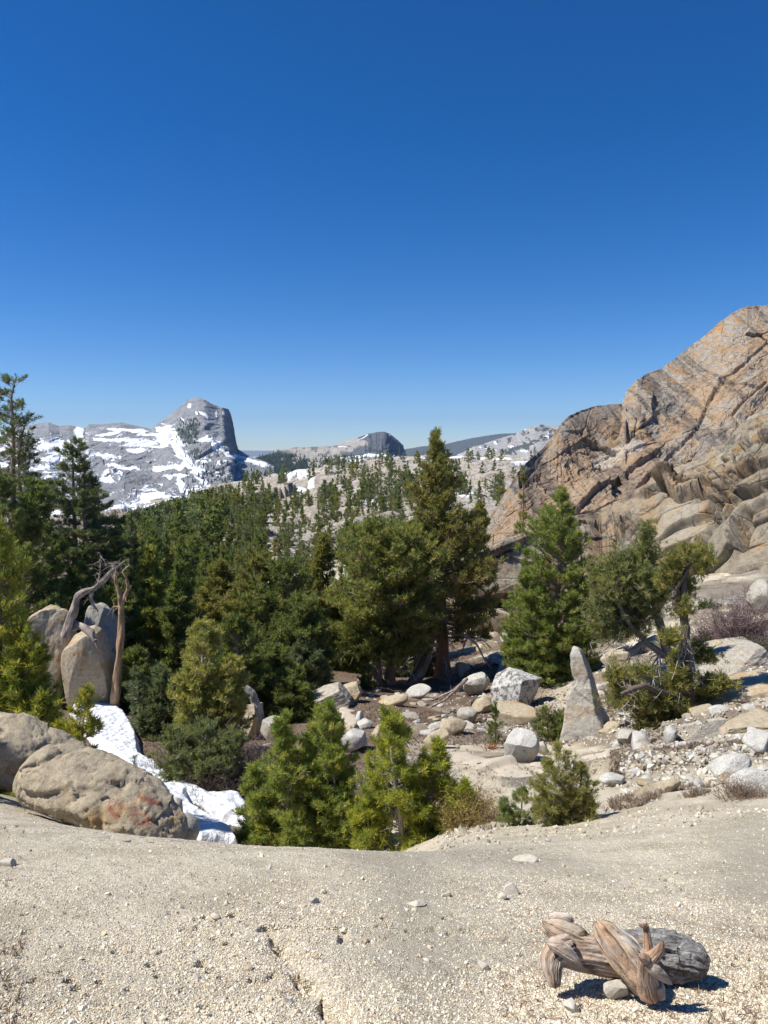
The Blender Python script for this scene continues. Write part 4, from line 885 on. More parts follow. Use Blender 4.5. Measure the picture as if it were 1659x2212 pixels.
# ------------------------------------------------------------------ conifers
def tuft_needles(r, P, D, n, ln, wd, axis, spread, c1, c2, cv=0.15):
    """every tuft: n pointed needles fanned round a short twig end"""
    M = len(P); N = M*n; idx = np.repeat(np.arange(M), n)
    rd = r.normal(size=(N, 3)); rd /= np.linalg.norm(rd, axis=1)[:, None]
    d = D[idx]*r.uniform(0.25, 1.1, (N, 1)) + rd*spread; d[:, 2] += 0.12; d /= np.linalg.norm(d, axis=1)[:, None]+1e-9
    sz = np.repeat(r.uniform(0.75, 1.2, M), n)[:, None]
    b = P[idx] - D[idx]*(axis*r.random((N, 1)))*sz
    tip = b + d*ln*sz*r.uniform(0.7, 1.1, (N, 1))
    sdv = np.cross(d, r.normal(size=(N, 3))); sdv /= np.linalg.norm(sdv, axis=1)[:, None]+1e-9; sdv *= wd*0.5
    mid = b + (tip-b)*0.45
    V = np.stack([b, mid+sdv, tip, mid-sdv], 1).reshape(-1, 3)
    Fq = (np.arange(N)*4)[:, None] + np.array([0, 1, 2, 3])[None]
    t = r.random((M, 1)); c = np.array(c1)*(1-t)+np.array(c2)*t
    c = np.repeat(c, n, 0)*r.uniform(1-cv, 1+cv, (N, 1)); c = np.repeat(c, 4, 0)
    return V, Fq, c
PROF = {
 'cone': lambda t: np.clip(1-t, 0, 1)**0.85*0.98+0.02,
 'pine': lambda t: np.clip(np.minimum(0.55+t*1.6, 1)*(1-t)**0.7*1.15, 0.05, 1),
 'tall': lambda t: np.interp(t, [0, .12, .3, .5, .7, .85, .95, 1], [.75, 1.0, .9, .60, .38, .25, .14, .04]),
 'oval': lambda t: np.clip(np.sin(np.clip(t*0.86+0.14, 0, 1)*math.pi)**0.6, 0.08, 1),
 'full': lambda t: np.interp(t, [0, .2, .5, .75, .9, 1], [.85, 1, .85, .6, .33, .06]),
 'ragged': lambda t: np.interp(t, [0, .3, .6, .85, .96, 1], [.8, 1, .85, .62, .42, .2]),
 'spire': lambda t: np.clip((1-t)**0.75*0.95+0.03, 0, 1),
 'bushy': lambda t: np.clip(np.interp(t, [0, .2, .6, .85, 1], [.9, 1, .8, .45, .08]), 0, 1)}
DK = ((0.022, 0.040, 0.012), (0.070, 0.088, 0.022)); YG = ((0.045, 0.080, 0.014), (0.145, 0.155, 0.028)); OL = ((0.040, 0.058, 0.014), (0.085, 0.086, 0.026)); BG = ((0.026, 0.042, 0.020), (0.055, 0.072, 0.030))
def conifer_mesh(seed, H, R, prof='pine', cb=0.08, nb=140, tufts=14, tl=0.10, nn=16, nw=0.012, spread=0.75, pal=DK, e0=(-0.25, 0.75), curv=0.25,
                 stems=((0, 0, 0, 0, 1.0),), gap=0.5, wob=0.03, twig=True, bark=(0.20, 0.15, 0.11), dead=0, deadr=1.0, tr=None, axis=None, side=None, droop=0.0, upf=0.45):
    r = np.random.default_rng(seed); wood = Acc(); fol = Acc(); deadA = Acc()
    bark = np.minimum(np.array(bark)*1.25, 0.5); nb = int(nb*0.72)
    for si, (bx, by, lx, ly, hs) in enumerate(stems):
        h = H*hs; Kt = 14; tt = np.linspace(0, 1, Kt)
        w = np.cumsum(r.normal(0, wob, (Kt, 2)), 0)*h*0.25
        T = np.stack([bx + lx*h*tt + w[:, 0]*tt, by + ly*h*tt + w[:, 1]*tt, h*tt], -1)
        r0 = (tr or 0.016*H + 0.01)*hs
        rad = r0*(1-tt)**0.75*(1+0.5*np.exp(-tt*18)) + r0*0.05
        V, Q = tubes(T[None], rad[None], 9); wood.add(V, Q, bark)
        n = int(nb*hs**0.7); t = np.sort(1-(1-r.random(n))**0.85); t = cb+(1-cb)*t
        base = np.stack([np.interp(t, tt, T[:, i]) for i in range(3)], -1)
        az = r.random(n)*2*math.pi
        tn = (t-cb)/(1-cb)
        lump = vn(az*1.4+seed, tn*6.5, si*7.7, seed+3)
        L = R*hs**0.6*PROF[prof](tn)*r.uniform(0.62, 1.08, n)*(1+0.65*gap*lump)
        if side is not None: L = L*(1+side[1]*np.cos(az-side[0]))
        L = np.maximum(L, 0.05*R)
        keep = lump > -1+gap*0.95; base, az, tn, L, t = base[keep], az[keep], tn[keep], L[keep], t[keep]; n = len(L)
        el = e0[0] + (e0[1]-e0[0])*tn**1.2 + r.normal(0, 0.12, n)
        s = np.linspace(0, 1, 6)[None, :]
        hz = L[:, None]*s*np.cos(el)[:, None]; vz = L[:, None]*(np.sin(el)[:, None]*s + curv*s**2 - droop*s**2*(1-tn)[:, None])
        baz = az[:, None] + r.normal(0, 0.10, (n, 1))*s*2
        BP = np.stack([base[:, None, 0]+hz*np.cos(baz), base[:, None, 1]+hz*np.sin(baz), base[:, None, 2]+vz], -1)
        BP[:, 1:] += r.normal(0, 0.02, (n, 5, 3))*L[:, None, None]
        br = (0.013*L + 0.15*tl*0.12)[:, None]*(1-0.85*s)*1.1
        V, Q = tubes(BP, br, 4); wood.add(V, Q, bark*1.15+0.05)
        cnt = np.maximum(2, (tufts*(L/R)**0.9*r.uniform(.7, 1.3, n)).astype(int)); bi = np.repeat(np.arange(n), cnt); m = len(bi)
        u = 1-r.random(m)**1.5*0.82; f = u*5; i0 = np.clip(f.astype(int), 0, 4); ff = (f-i0)[:, None]
        p0 = BP[bi, i0]*(1-ff)+BP[bi, i0+1]*ff
        bd = BP[bi, i0+1]-BP[bi, i0]; bd /= np.linalg.norm(bd, axis=1)[:, None]+1e-9
        lat = np.cross(bd, [0, 0, 1.0]); lat /= np.linalg.norm(lat, axis=1)[:, None]+1e-9
        sg = r.choice([-1, 1], (m, 1))
        td = bd*0.55 + lat*sg*r.uniform(.2, 1.0, (m, 1)) + np.array([0, 0, 1])*r.uniform(-.15, .7, (m, 1)); td /= np.linalg.norm(td, axis=1)[:, None]
        tlw = (L[bi]*(0.10+0.30*(1-u))*r.uniform(.3, 1.1, m) + tl*0.5)[:, None]
        p1 = p0 + td*tlw
        D = td*0.6 + bd*0.25 + np.array([0, 0, upf]); D /= np.linalg.norm(D, axis=1)[:, None]
        if twig:
            sel = r.random(m) < (1.0 if twig is True else twig)
            pm = (p0+p1)/2 + np.array([0, 0, -0.04])*tlw
            V, Q = tubes(np.stack([p0, pm, p1], 1)[sel], np.broadcast_to(np.array([0.14, 0.10, 0.05])*tl*0.45, (sel.sum(), 3)), 3); wood.add(V, Q, bark*1.2+0.06)
        V, Q, c = tuft_needles(r, p1, D, nn, tl, nw, axis or tl*0.8, spread, *pal); fol.add(V, Q, c)
        # leader
        q = np.linspace(0.86, 1.0, 9); lp = np.stack([np.interp(q, tt, T[:, i]) for i in range(3)], -1)
        V, Q, c = tuft_needles(r, lp, np.tile([0, 0, 1.0], (9, 1)), nn, tl, nw, axis or tl*0.8, spread, *pal); fol.add(V, Q, c)
        if dead:
            dead = dead*1.6; nd = int(dead*hs); td_ = r.uniform(0.08, cb+0.25, nd); b0 = np.stack([np.interp(td_, tt, T[:, i]) for i in range(3)], -1); a0 = r.random(nd)*6.28
            for k_ in range(nd):
                Lk = R*deadr*r.uniform(.35, .9); s6 = np.linspace(0, 1, 7)
                pts = b0[k_] + np.stack([np.cos(a0[k_])*Lk*s6, np.sin(a0[k_])*Lk*s6, Lk*(0.12*s6-0.62*s6**2)], -1) + np.concatenate([[[0, 0, 0]], np.cumsum(r.normal(0, .035*Lk, (6, 3)), 0)])
                V, Q = tubes(pts[None], (0.016*Lk*(1-.85*s6))[None], 4); deadA.add(V, Q, (0.42, 0.38, 0.34))
                ns = 12; ii = r.integers(2, 7, ns); o_ = r.normal(size=(ns, 3))*0.2*Lk; o_[:, 2] -= .12*Lk
                P3 = np.stack([pts[ii], pts[ii]+o_*.5+r.normal(0, .02*Lk, (ns, 3)), pts[ii]+o_], 1)
                V, Q = tubes(P3, np.tile(np.array([.006, .004, .001])*Lk, (ns, 1)), 3); deadA.add(V, Q, (0.44, 0.40, 0.35))
    return wood, fol, deadA
def pine(label, dx, dy_base, dy_top, Y, Rpx, name='pine_tree', cat='pine tree', group=None, zoff=0.0, **kw):
    a, s = ray(dx, dy_base); x = float(a*Y); z = gz(x, Y)
    ztop = CAM_Z + float(ray(dx, dy_top)[1])*Y; H = ztop - z; R = Rpx*K/F*Y
    seed = kw.pop('seed', int(dx*7+dy_top))
    wood, fol, dd = conifer_mesh(seed, H, R, **kw)
    root = tag(empty(name, (x, Y, z-0.05)), label, cat, group)
    wood.build('trunk', M_BARK, parent=root, smooth=True); fol.build('crown', M_FOL, parent=root)
    if dd.n: dd.build('dead_branches', M_TWIG, parent=root)
    return root

GRB = (0.30, 0.27, 0.24)
# --- foreground pines
pine('dense young pine with several stems, left of the two in front of the gravel edge', 648, 1858, 1518, 11.8, 70, seed=11, prof='bushy', cb=0.02, nb=300, tufts=17, tl=0.105, nn=20, nw=0.0105, pal=((0.024, 0.055, 0.014), (0.125, 0.145, 0.03)), stems=((-.15, 0, -0.05, 0, 0.95), (0.25, 0.1, 0.06, 0, 1.0), (0.6, -0.2, 0.05, 0, 0.74), (-0.65, 0.1, -0.08, 0, 0.55), (0.1, -0.5, -0.1, -.05, 0.40)), bark=GRB, gap=0.75, e0=(-0.1, 1.0), dead=5)
pine('yellow-green young pine, right of the two in front of the gravel edge', 872, 1868, 1530, 10.8, 84, seed=12, prof='pine', cb=0.02, nb=300, tufts=16, tl=0.11, nn=20, nw=0.011, pal=((0.035, 0.058, 0.010), (0.130, 0.152, 0.022)), stems=((0, 0, -0.12, 0, 1.0), (0.3, 0.1, 0.13, 0, 0.78), (0.75, -0.15, 0.15, 0, 0.52), (-0.5, 0, -0.10, 0, 0.36)), bark=GRB, gap=0.75, e0=(-0.15, 0.9), dead=5)
pine('little olive pine with two thin stems on the gravel right of centre', 1208, 1816, 1598, 8.9, 66, seed=13, prof='pine', cb=0.04, nb=150, tufts=13, tl=0.062, nn=22, nw=0.0058, pal=((0.05, 0.065, 0.014), (0.10, 0.105, 0.03)), stems=((-.05, 0, -0.06, 0, 1.0), (0.16, 0, 0.16, 0, 0.74), (.2, -.1, .35, 0, .4), (-.1, 0, -.3, 0, .4)), bark=(0.45, 0.42, 0.38), gap=0.65, e0=(-0.25, 0.9))
pine('low dark green pine bush beside the little olive pine', 1120, 1795, 1698, 9.6, 34, name='pine_shrub', cat='pine shrub', seed=14, prof='bushy', cb=0.03, nb=60, tufts=10, tl=0.06, nn=20, nw=0.006, pal=((0.03, 0.055, 0.02), (0.08, 0.10, 0.03)), stems=((0, 0, 0.1, 0, 1.0), (-0.12, 0, -0.2, 0, .7)), bark=GRB, e0=(0.1, 1.0))
pine('bright yellow-green pine filling the left edge behind the boulders', 40, 1600, 1132, 11.0, 100, seed=15, prof='bushy', cb=0.03, nb=300, tufts=16, tl=0.14, nn=20, nw=0.0135, pal=((0.035, 0.060, 0.010), (0.125, 0.135, 0.024)), stems=((-0.25, 0, 0.0, 0, 1.0), (0.2, -0.1, 0.03, 0, 0.66), (0.4, -0.4, 0.12, 0, 0.42)), bark=(0.22, 0.16, 0.12), gap=0.7, e0=(-0.25, 0.8))
pine('low yellow-green pine bough lying over the boulder beside the snow', 125, 1600, 1480, 9.4, 56, name='pine_shrub', cat='pine shrub', seed=16, prof='bushy', cb=0.02, nb=80, tufts=14, tl=0.10, nn=22, nw=0.009, pal=((0.035, 0.060, 0.010), (0.14, 0.14, 0.020)), stems=((0, 0, 0.25, 0, 1.0), (-0.2, 0, -0.2, 0, .8)), bark=GRB, e0=(0.0, 0.9), gap=.4)
pine('pine at the left whose leafy shadow falls across the boulder and the gravel', -400, 1800, 1120, 7.0, 95, seed=18, prof='oval', cb=.15, nb=150, tufts=11, tl=.12, nn=18, nw=.012, pal=DK, bark=GRB, gap=.9)
pine('small pine sprig growing over the edge of the left boulder', 255, 1672, 1628, 8.6, 22, name='pine_shrub', cat='pine shrub', seed=17, prof='bushy', cb=0.02, nb=14, tufts=6, tl=0.06, nn=16, nw=0.006, pal=BG, stems=((0, 0, 0.2, 0, 1.0),), bark=GRB, e0=(0.3, 0.9))
# --- the large pine and its neighbours
big = dict(tl=0.27, nn=16, nw=0.040)
pine('tallest pine in the middle, with a straight reddish trunk and dead lower boughs', 957, 1512, 934, 39, 118, seed=21, prof='tall', cb=0.17, nb=520, tufts=24, pal=((0.038, 0.054, 0.013), (0.088, 0.088, 0.026)), bark=(0.27, 0.17, 0.11), dead=16, deadr=1.15, gap=0.55, e0=(-0.30, 1.0), stems=((0, 0, -0.027, 0, 1.0),), wob=0.008, tr=0.34, curv=.3, **big)
pine('broad dark pine with twin trunks left of the tallest pine', 815, 1510, 1132, 36, 104, seed=22, prof='oval', cb=0.2, nb=300, tufts=18, pal=((0.030, 0.052, 0.014), (0.095, 0.108, 0.026)), bark=(0.24, 0.17, 0.12), dead=7, gap=0.6, stems=((0, 0, -0.02, 0, 1.0), (0.6, 0.1, 0.06, 0, 0.95)), tr=0.24, **big)
pine('dense green pine with its boughs to the ground, left of the standing stone', 1185, 1545, 1060, 30.5, 92, seed=23, prof='full', cb=0.02, nb=420, tufts=24, tl=0.19, nn=18, nw=0.022, pal=((0.032, 0.062, 0.014), (0.095, 0.115, 0.026)), bark=(0.2, 0.15, 0.11), gap=0.6, e0=(-0.25, 0.9), stems=((0, 0, 0.055, 0, 1.0), (-.6, 0, -0.05, 0, 0.58), (0.9, -.4, 0.1, 0, 0.55)), side=(2.2, 0.15))
# leaning tree at the right: trunk, then a crown carried to the left
def custom_tree(label, stems, clumps, Y, tl, nn, nw, pal, seed, bark, name='pine_tree', cat='pine tree', dead=()):
    """stems: polylines (dx,dy,dY,r) ; clumps: (dx,dy,rx,ry,ntufts)"""
    r = np.random.default_rng(seed); s = K/F*Y; wood = Acc(); fol = Acc(); da = Acc()
    b = stems[0][0]; x, z = float(ray(b[0], b[1])[0]*Y), 0
    org = unproj(b[0], b[1], Y); org[2] = min(org[2], gz(org[0], Y)-0.02)
    allp = []
    for sp in stems:
        p = np.array(sp, float); n = 4*len(p); t = np.linspace(0, len(p)-1, n); q = np.stack([np.interp(t, np.arange(len(p)), p[:, i]) for i in range(4)], 1)
        P = unproj(q[:, 0], q[:, 1], Y+q[:, 2]); P += r.normal(0, 0.010*Y/20, P.shape)
        P[:, 0] = P[:, 0]; V, Q = tubes(P[None]-org, (q[:, 3])[None], 9); wood.add(V, Q, bark); allp.append(P)
    allp = np.concatenate(allp)
    for (dx, dy, rx, ry, n) in clumps:
        n = int(n*2.2)
        c = unproj(dx, dy, Y + r.uniform(-.3, .3)); rr = np.array([rx*s, (rx+ry)*0.5*s*0.9, ry*s])
        d = r.normal(size=(n, 3)); gl = np.linalg.norm(d, axis=1); d /= gl[:, None]; rad = np.minimum(gl*0.55, 1.5)
        P = c + d*rad[:, None]*rr*(1+0.6*vn(d[:, 0]*2+dx, d[:, 1]*2, d[:, 2]*2, seed))[:, None]
        j = np.argmin(((allp-c)**2).sum(1) + 4*np.maximum(allp[:, 2]-c[2], 0)); hub = allp[j]
        nbh = max(3, n//26); ci = r.integers(0, n, nbh)
        for k_ in ci:
            t5 = np.linspace(0, 1, 6)[:, None]; L = np.linalg.norm(P[k_]-hub); pts = hub + (P[k_]-hub)*t5 + np.concatenate([np.zeros((1, 3)), r.normal(0, .05*L, (5, 3))]); pts[:, 2] -= 0.1*L*np.sin(t5[:, 0]*math.pi)
            V, Q = tubes(pts[None]-org, (0.018*L*(1-.8*t5[:, 0])+.004)[None], 4); wood.add(V, Q, np.array(bark)*1.1)
        near = ci[np.argmin(((P[:, None]-P[ci][None])**2).sum(2), 1)]
        P0 = P + (P[near]-P)*0.5 + r.normal(0, .02, P.shape); V, Q = tubes(np.stack([P0, (P0+P)/2-[0, 0, .01], P], 1)-org, np.tile([.16*tl*.3, .1*tl*.3, .05*tl*.3], (n, 1)), 3); wood.add(V, Q, np.array(bark)*1.3)
        D = d*0.6 + np.array([0, 0, 0.6]) + r.normal(0, .3, d.shape); D /= np.linalg.norm(D, axis=1)[:, None]
        V, Q, cc = tuft_needles(r, P-org, D, nn, tl, nw, tl*0.8, 0.75, *pal); fol.add(V, Q, cc)
    for (dx, dy, ex, ey, n) in dead:
        a = unproj(dx, dy, Y); b2 = unproj(ex, ey, Y-0.3)
        for k_ in range(n):
            t7 = np.linspace(0, 1, 7)[:, None]; e = b2 + r.normal(0, .18*np.linalg.norm(b2-a)+.05, 3); a_ = a+(b2-a)*r.uniform(0, .35)
            L = np.linalg.norm(e-a_); pts = a_+(e-a_)*t7 + np.concatenate([np.zeros((1, 3)), np.cumsum(r.normal(0, .03*L, (6, 3)), 0)])
            V, Q = tubes(pts[None]-org, (0.014*L*(1-.85*t7[:, 0])+.003)[None], 4); da.add(V, Q, (0.40, 0.36, 0.32))
            ns = 9; ii = r.integers(2, 7, ns); o_ = r.normal(size=(ns, 3))*.2*L; V, Q = tubes(np.stack([pts[ii], pts[ii]+o_*.5, pts[ii]+o_], 1)-org, np.tile(np.array([.006, .004, .0015])*L+.001, (ns, 1)), 3); da.add(V, Q, (0.42, 0.38, 0.34))
    root = tag(empty(name, org), label, cat)
    wood.build('trunk', M_BARK, parent=root, smooth=True)
    if fol.n: fol.build('crown', M_FOL, parent=root)
    if da.n: da.build('dead_branches', M_TWIG, parent=root)
    return root
PT = ((0.036, 0.055, 0.018), (0.092, 0.104, 0.034))
custom_tree('pine with two bare leaning trunks and its crown swept left, near the standing stone',
    [[(1462, 1450, 0, .17), (1440, 1400, 0, .15), (1424, 1340, 0, .14), (1410, 1290, 0, .12), (1402, 1230, 0, .09), (1396, 1150, 0, .03)],
     [(1465, 1452, 0, .13), (1440, 1420, 0, .13), (1400, 1390, 0, .10), (1360, 1350, -.2, .08), (1330, 1290, -.4, .06), (1320, 1200, -.4, .03)]],
    [(1396, 1160, 16, 30, 70), (1392, 1205, 24, 26, 130), (1385, 1250, 48, 34, 300), (1330, 1260, 44, 50, 300), (1330, 1215, 22, 26, 80), (1302, 1320, 38, 38, 200), (1370, 1310, 50, 36, 280), (1420, 1280, 30, 24, 110), (1290, 1245, 20, 28, 70), (1350, 1355, 50, 20, 120), (1310, 1360, 30, 22, 80)],
    24, 0.18, 16, 0.021, PT, 31, (0.20, 0.18, 0.16), dead=[(1400, 1385, 1340, 1440, 12), (1430, 1400, 1400, 1490, 9), (1360, 1350, 1310, 1400, 6)])
custom_tree('gnarled pine with sparse tufts and low boughs reaching left and right, nearest the right edge',
    [[(1490, 1570, 0, .17), (1486, 1500, 0, .15), (1482, 1420, 0, .13), (1480, 1350, 0, .11), (1476, 1300, 0, .09), (1480, 1240, .1, .06), (1490, 1190, .1, .02)],
     [(1478, 1330, 0, .06), (1458, 1318, 0, .06), (1455, 1290, 0, .055), (1466, 1262, 0, .05), (1490, 1225, 0, .03), (1500, 1190, 0, .015)],
     [(1488, 1510, 0, .09), (1440, 1500, -.3, .09), (1390, 1480, -.6, .07), (1340, 1500, -.8, .04)],
     [(1487, 1480, 0, .06), (1530, 1480, -.2, .045), (1570, 1462, -.2, .02)]],
    [(1500, 1195, 36, 26, 90), (1455, 1215, 22, 26, 60), (1440, 1250, 26, 20, 70), (1520, 1220, 20, 22, 40), (1480, 1265, 20, 24, 80), (1475, 1310, 18, 20, 50), (1450, 1375, 20, 18, 60), (1500, 1400, 26, 20, 70), (1525, 1420, 28, 14, 50), (1465, 1420, 18, 20, 60), (1545, 1475, 34, 18, 110), (1520, 1500, 30, 14, 70), (1465, 1470, 26, 30, 140), (1420, 1510, 38, 22, 170), (1360, 1500, 44, 30, 220), (1330, 1460, 20, 24, 70), (1410, 1555, 34, 26, 150), (1450, 1540, 30, 20, 110), (1480, 1540, 16, 20, 60), (1385, 1450, 26, 14, 50)],
    18.5, 0.145, 18, 0.016, ((0.032, 0.048, 0.014), (0.110, 0.115, 0.03)), 32, (0.17, 0.14, 0.12), dead=[(1480, 1350, 1474, 1430, 5), (1482, 1440, 1470, 1510, 4), (1488, 1400, 1500, 1460, 4), (1390, 1480, 1340, 1530, 5)])
pine('slim little pine in front of the lichened block', 1070, 1608, 1515, 20, 20, seed=33, prof='bushy', cb=.02, nb=60, tufts=9, tl=.09, nn=16, nw=.012, pal=DK, e0=(.1, 1))
pine('dark juniper-like pine bush between the lichened block and the standing stone', 1188, 1606, 1528, 20.5, 34, name='pine_shrub', cat='pine shrub', seed=34, prof='bushy', cb=.02, nb=90, tufts=10, tl=.09, nn=16, nw=.012, pal=DK, e0=(.1, 1), stems=((0, 0, -.2, 0, 1), (.1, 0, .25, 0, .9)))
pine('dark pine sapling beside the twin trunks', 795, 1520, 1440, 33, 16, seed=35, prof='bushy', cb=.0, nb=50, tufts=9, tl=.2, nn=14, nw=.03, pal=((0.02, 0.035, 0.012), (0.05, 0.07, 0.02)), e0=(.1, 1))
pine('pine clinging to the foot of the tall cliff', 1128, 1125, 1005, 78, 20, seed=36, prof='tall', cb=.2, nb=60, tufts=12, tl=.4, nn=12, nw=.07, pal=OL, bark=(.3, .2, .15), zoff=0)
# --- left side wood
LT = [ # label, dx, base, top, Y, Rpx, prof, pal, name
 ('tallest dark hemlock at the left edge, its ragged top against the sky', 30, 1500, 806, 33, 84, 'ragged', BG, 'hemlock_tree'),
 ('dark hemlock with an open forked top before the snowy mountain', 172, 1500, 952, 37, 58, 'ragged', BG, 'hemlock_tree'),
 ('bushy dark pine between the two left hemlocks', 95, 1500, 1030, 31, 64, 'oval', DK, 'pine_tree'),
 ('pine at the far left edge beneath the tallest hemlock', -25, 1500, 985, 29, 70, 'oval', DK, 'pine_tree'),
 ('shorter hemlock right of the forked one', 235, 1490, 1052, 39, 50, 'ragged', BG, 'hemlock_tree'),
 ('leaning dark hemlock nearest the valley wood', 290, 1490, 1105, 42, 44, 'cone', BG, 'hemlock_tree'),
 ('green pine behind the dead snag', 330, 1530, 1180, 34, 50, 'pine', ((0.036, 0.062, 0.014), (0.11, 0.12, 0.026)), 'pine_tree'),
 ('green pine right of the snag with a pointed top', 392, 1560, 1215, 31, 52, 'pine', DK, 'pine_tree'),
 ('yellow-tinged pine with a broken pale trunk above the snow', 446, 1650, 1345, 18.5, 62, 'oval', ((0.05, 0.075, 0.018), (0.13, 0.135, 0.04)), 'pine_tree'),
 ('full olive pine in the middle of the dark grove', 545, 1560, 1175, 34, 66, 'bushy', OL, 'pine_tree'),
 ('olive pine behind the leaning grey trunk', 470, 1560, 1215, 37, 52, 'bushy', OL, 'pine_tree'),
 ('grey-green pine over the shaded hollow, left of the trail', 625, 1540, 1215, 33, 76, 'oval', DK, 'pine_tree'),
 ('narrow olive pine between the grove and the twin-trunked pine', 700, 1480, 1150, 42, 44, 'pine', OL, 'pine_tree'),
 ('dark pine with low boughs above the brown brush', 520, 1620, 1330, 24, 62, 'bushy', DK, 'pine_tree'),
 ('rounded pine on the right flank of the grove', 660, 1530, 1300, 30, 56, 'oval', DK, 'pine_tree'),
 ('pine standing behind the twin trunks', 880, 1450, 1170, 46, 60, 'pine', OL, 'pine_tree'),
 ('small pine half hidden behind the right side of the tallest pine', 1022, 1440, 1085, 62, 36, 'pine', OL, 'pine_tree'),
 ('dark pine low behind the dead snag and boulder', 262, 1500, 1260, 31, 60, 'bushy', DK, 'pine_tree'),
 ('dark pine low at the left, above the pale boulder', 170, 1440, 1220, 33, 70, 'bushy', DK, 'pine_tree'),
 ('broken-topped green pine left of the snag', 60, 1450, 1180, 27, 80, 'bushy', DK, 'pine_tree')]
for k_, (lab, dx, b, t, Y, Rp, pr, pal, nm) in enumerate(LT):
    q = Y/36.0; hem = nm == 'hemlock_tree'
    kw = dict(seed=60+k_, prof=pr, cb=.06, nb=int(300), tufts=17, tl=.26*q*(0.8 if hem else 1), nn=15, nw=.038*q*(0.7 if hem else 1), pal=pal, gap=.75 if hem else .6, dead=5, bark=(.24, .18, .14))
    if hem: kw.update(e0=(-.35, .6), curv=.05, upf=.15, gap=.75, spread=.6, dead=3, tufts=25)
    if k_ == 8: kw.update(tl=.13, nw=.017, nb=260, stems=((0, 0, -.06, 0, 1), (.5, 0, .08, 0, .75), (-.1, -.2, -.10, 0, .7)), bark=(.45, .36, .27), dead=8)
    if k_ == 1: kw.update(stems=((0, 0, 0, 0, 1), (.3, 0, .05, 0, .9), (-.3, 0, -.12, 0, .82)), nb=220)
    if k_ == 0: kw.update(stems=((0, 0, 0.01, 0, 1), (.3, 0, .03, 0, .86)), nb=230)
    pine(lab, dx, b, t, Y, Rp, name=nm, cat='hemlock' if hem else 'pine tree', **kw)
pine('sprawling dark hemlock bush over the brown brush right of the snow', 425, 1700, 1560, 15.2, 70, name='hemlock_shrub', cat='hemlock shrub', seed=91, prof='bushy', cb=.0, nb=240, tufts=14, tl=.085, nn=18, nw=.010, pal=((0.030, 0.05, 0.022), (0.075, 0.09, 0.03)), e0=(-.1, .9), stems=((-.2, 0, -.2, 0, .9), (.1, 0, .1, 0, 1), (.4, -.2, .4, 0, .9)), bark=GRB, dead=10, deadr=.6)
pine('small drooping hemlock above the snow edge', 305, 1555, 1440, 21, 30, name='hemlock_shrub', cat='hemlock shrub', seed=92, prof='oval', cb=.05, nb=100, tufts=11, tl=.10, nn=16, nw=.013, pal=BG, bark=GRB, dead=12, deadr=1.0, e0=(-.6, .4))
for k_, (lab, dx, b_, t_, Y_, Rp) in enumerate([
    ('low shaded pine just right of the dead snag', 300, 1550, 1400, 25, 44), ('dark low pine between the snag and the yellow-tinged pine', 350, 1600, 1440, 21, 44),
    ('low dark pine behind the leaning grey trunk', 585, 1560, 1400, 26, 58), ('shaded low pine at the top of the brown thicket', 500, 1580, 1430, 25, 56),
    ('low green pine between the grove and the far trail', 650, 1520, 1390, 29, 46), ('small shaded pine left of the far trail mound', 615, 1545, 1450, 24, 34),
    ('low dark pine at the foot of the snag boulders', 245, 1500, 1390, 30, 50), ('dense low pine behind the twin-trunked pine, right side', 885, 1480, 1330, 41, 48),
    ('dense low pine behind the twin-trunked pine, left side', 750, 1470, 1300, 42, 44)]):
    pine(lab, dx, b_, t_, Y_, Rp, seed=200+k_, prof='bushy', cb=.0, nb=230, tufts=17, tl=.0072*Y_, nn=14, nw=.00105*Y_, pal=[DK, BG, DK][k_ % 3], gap=.6, e0=(-.25, .9), dead=4, stems=((0, 0, 0, 0, 1), (.5, 0, .1, 0, .7)))
# --- snags
WD = (0.42, 0.29, 0.18); GW = (0.36, 0.31, 0.27)
def snag(label, stems, Y, seed, col, twigs=0, name='dead_snag', cat='dead tree'):
    r = np.random.default_rng(seed); a = Acc(); tw = a; b = stems[0][0]
    Yh = hit(b[0], b[1], Y*.7)[1]
    if 'hanging' not in label and 'arching' not in label and Y/1.25 < Yh < Y*1.25: Y = Yh
    org = unproj(b[0], b[1], Y+b[2])
    for k_, sp in enumerate(stems):
        p = np.array(sp, float); n = 8*len(p); t = np.linspace(0, len(p)-1, n); q = np.stack([np.interp(t, np.arange(len(p)), p[:, i]) for i in range(4)], 1)
        kk = np.array([1, 2, 3, 2, 1])/9
        for i in range(4): q[:, i] = np.convolve(np.pad(q[:, i], 2, mode='reflect', reflect_type='odd'), kk, 'valid')
        P = unproj(q[:, 0], q[:, 1], Y+q[:, 2]); V, Q = tubes(P[None], q[:, 3][None], 14)
        Cn = np.repeat(P, 14, 0); N = V-Cn; L = np.linalg.norm(N, axis=1, keepdims=True)+1e-9; ang = np.tile(np.arange(14), n)
        V = V + N*(0.38*vn(ang*0.9, np.repeat(np.arange(n), 14)*.25, k_, seed))[:, None]
        cc = np.array(col)*(1+0.5*vn(ang*.7, np.repeat(np.arange(n), 14)*.15, 3, seed))[:, None]
        a.add(V-org, Q, cc)
        if twigs:
            ii = r.integers(2, n, twigs); o_ = r.normal(size=(twigs, 3))*.16; o_[:, 2] -= .08
            V, Q = tubes(np.stack([P[ii], P[ii]+o_*.5+r.normal(0, .02, (twigs, 3)), P[ii]+o_], 1)-org, np.tile([.010, .007, .002], (twigs, 1)), 4); tw.add(V, Q, GW)
    root = tag(empty(name, org), label, cat); a.build('trunk', M_BARK, parent=root, smooth=True)
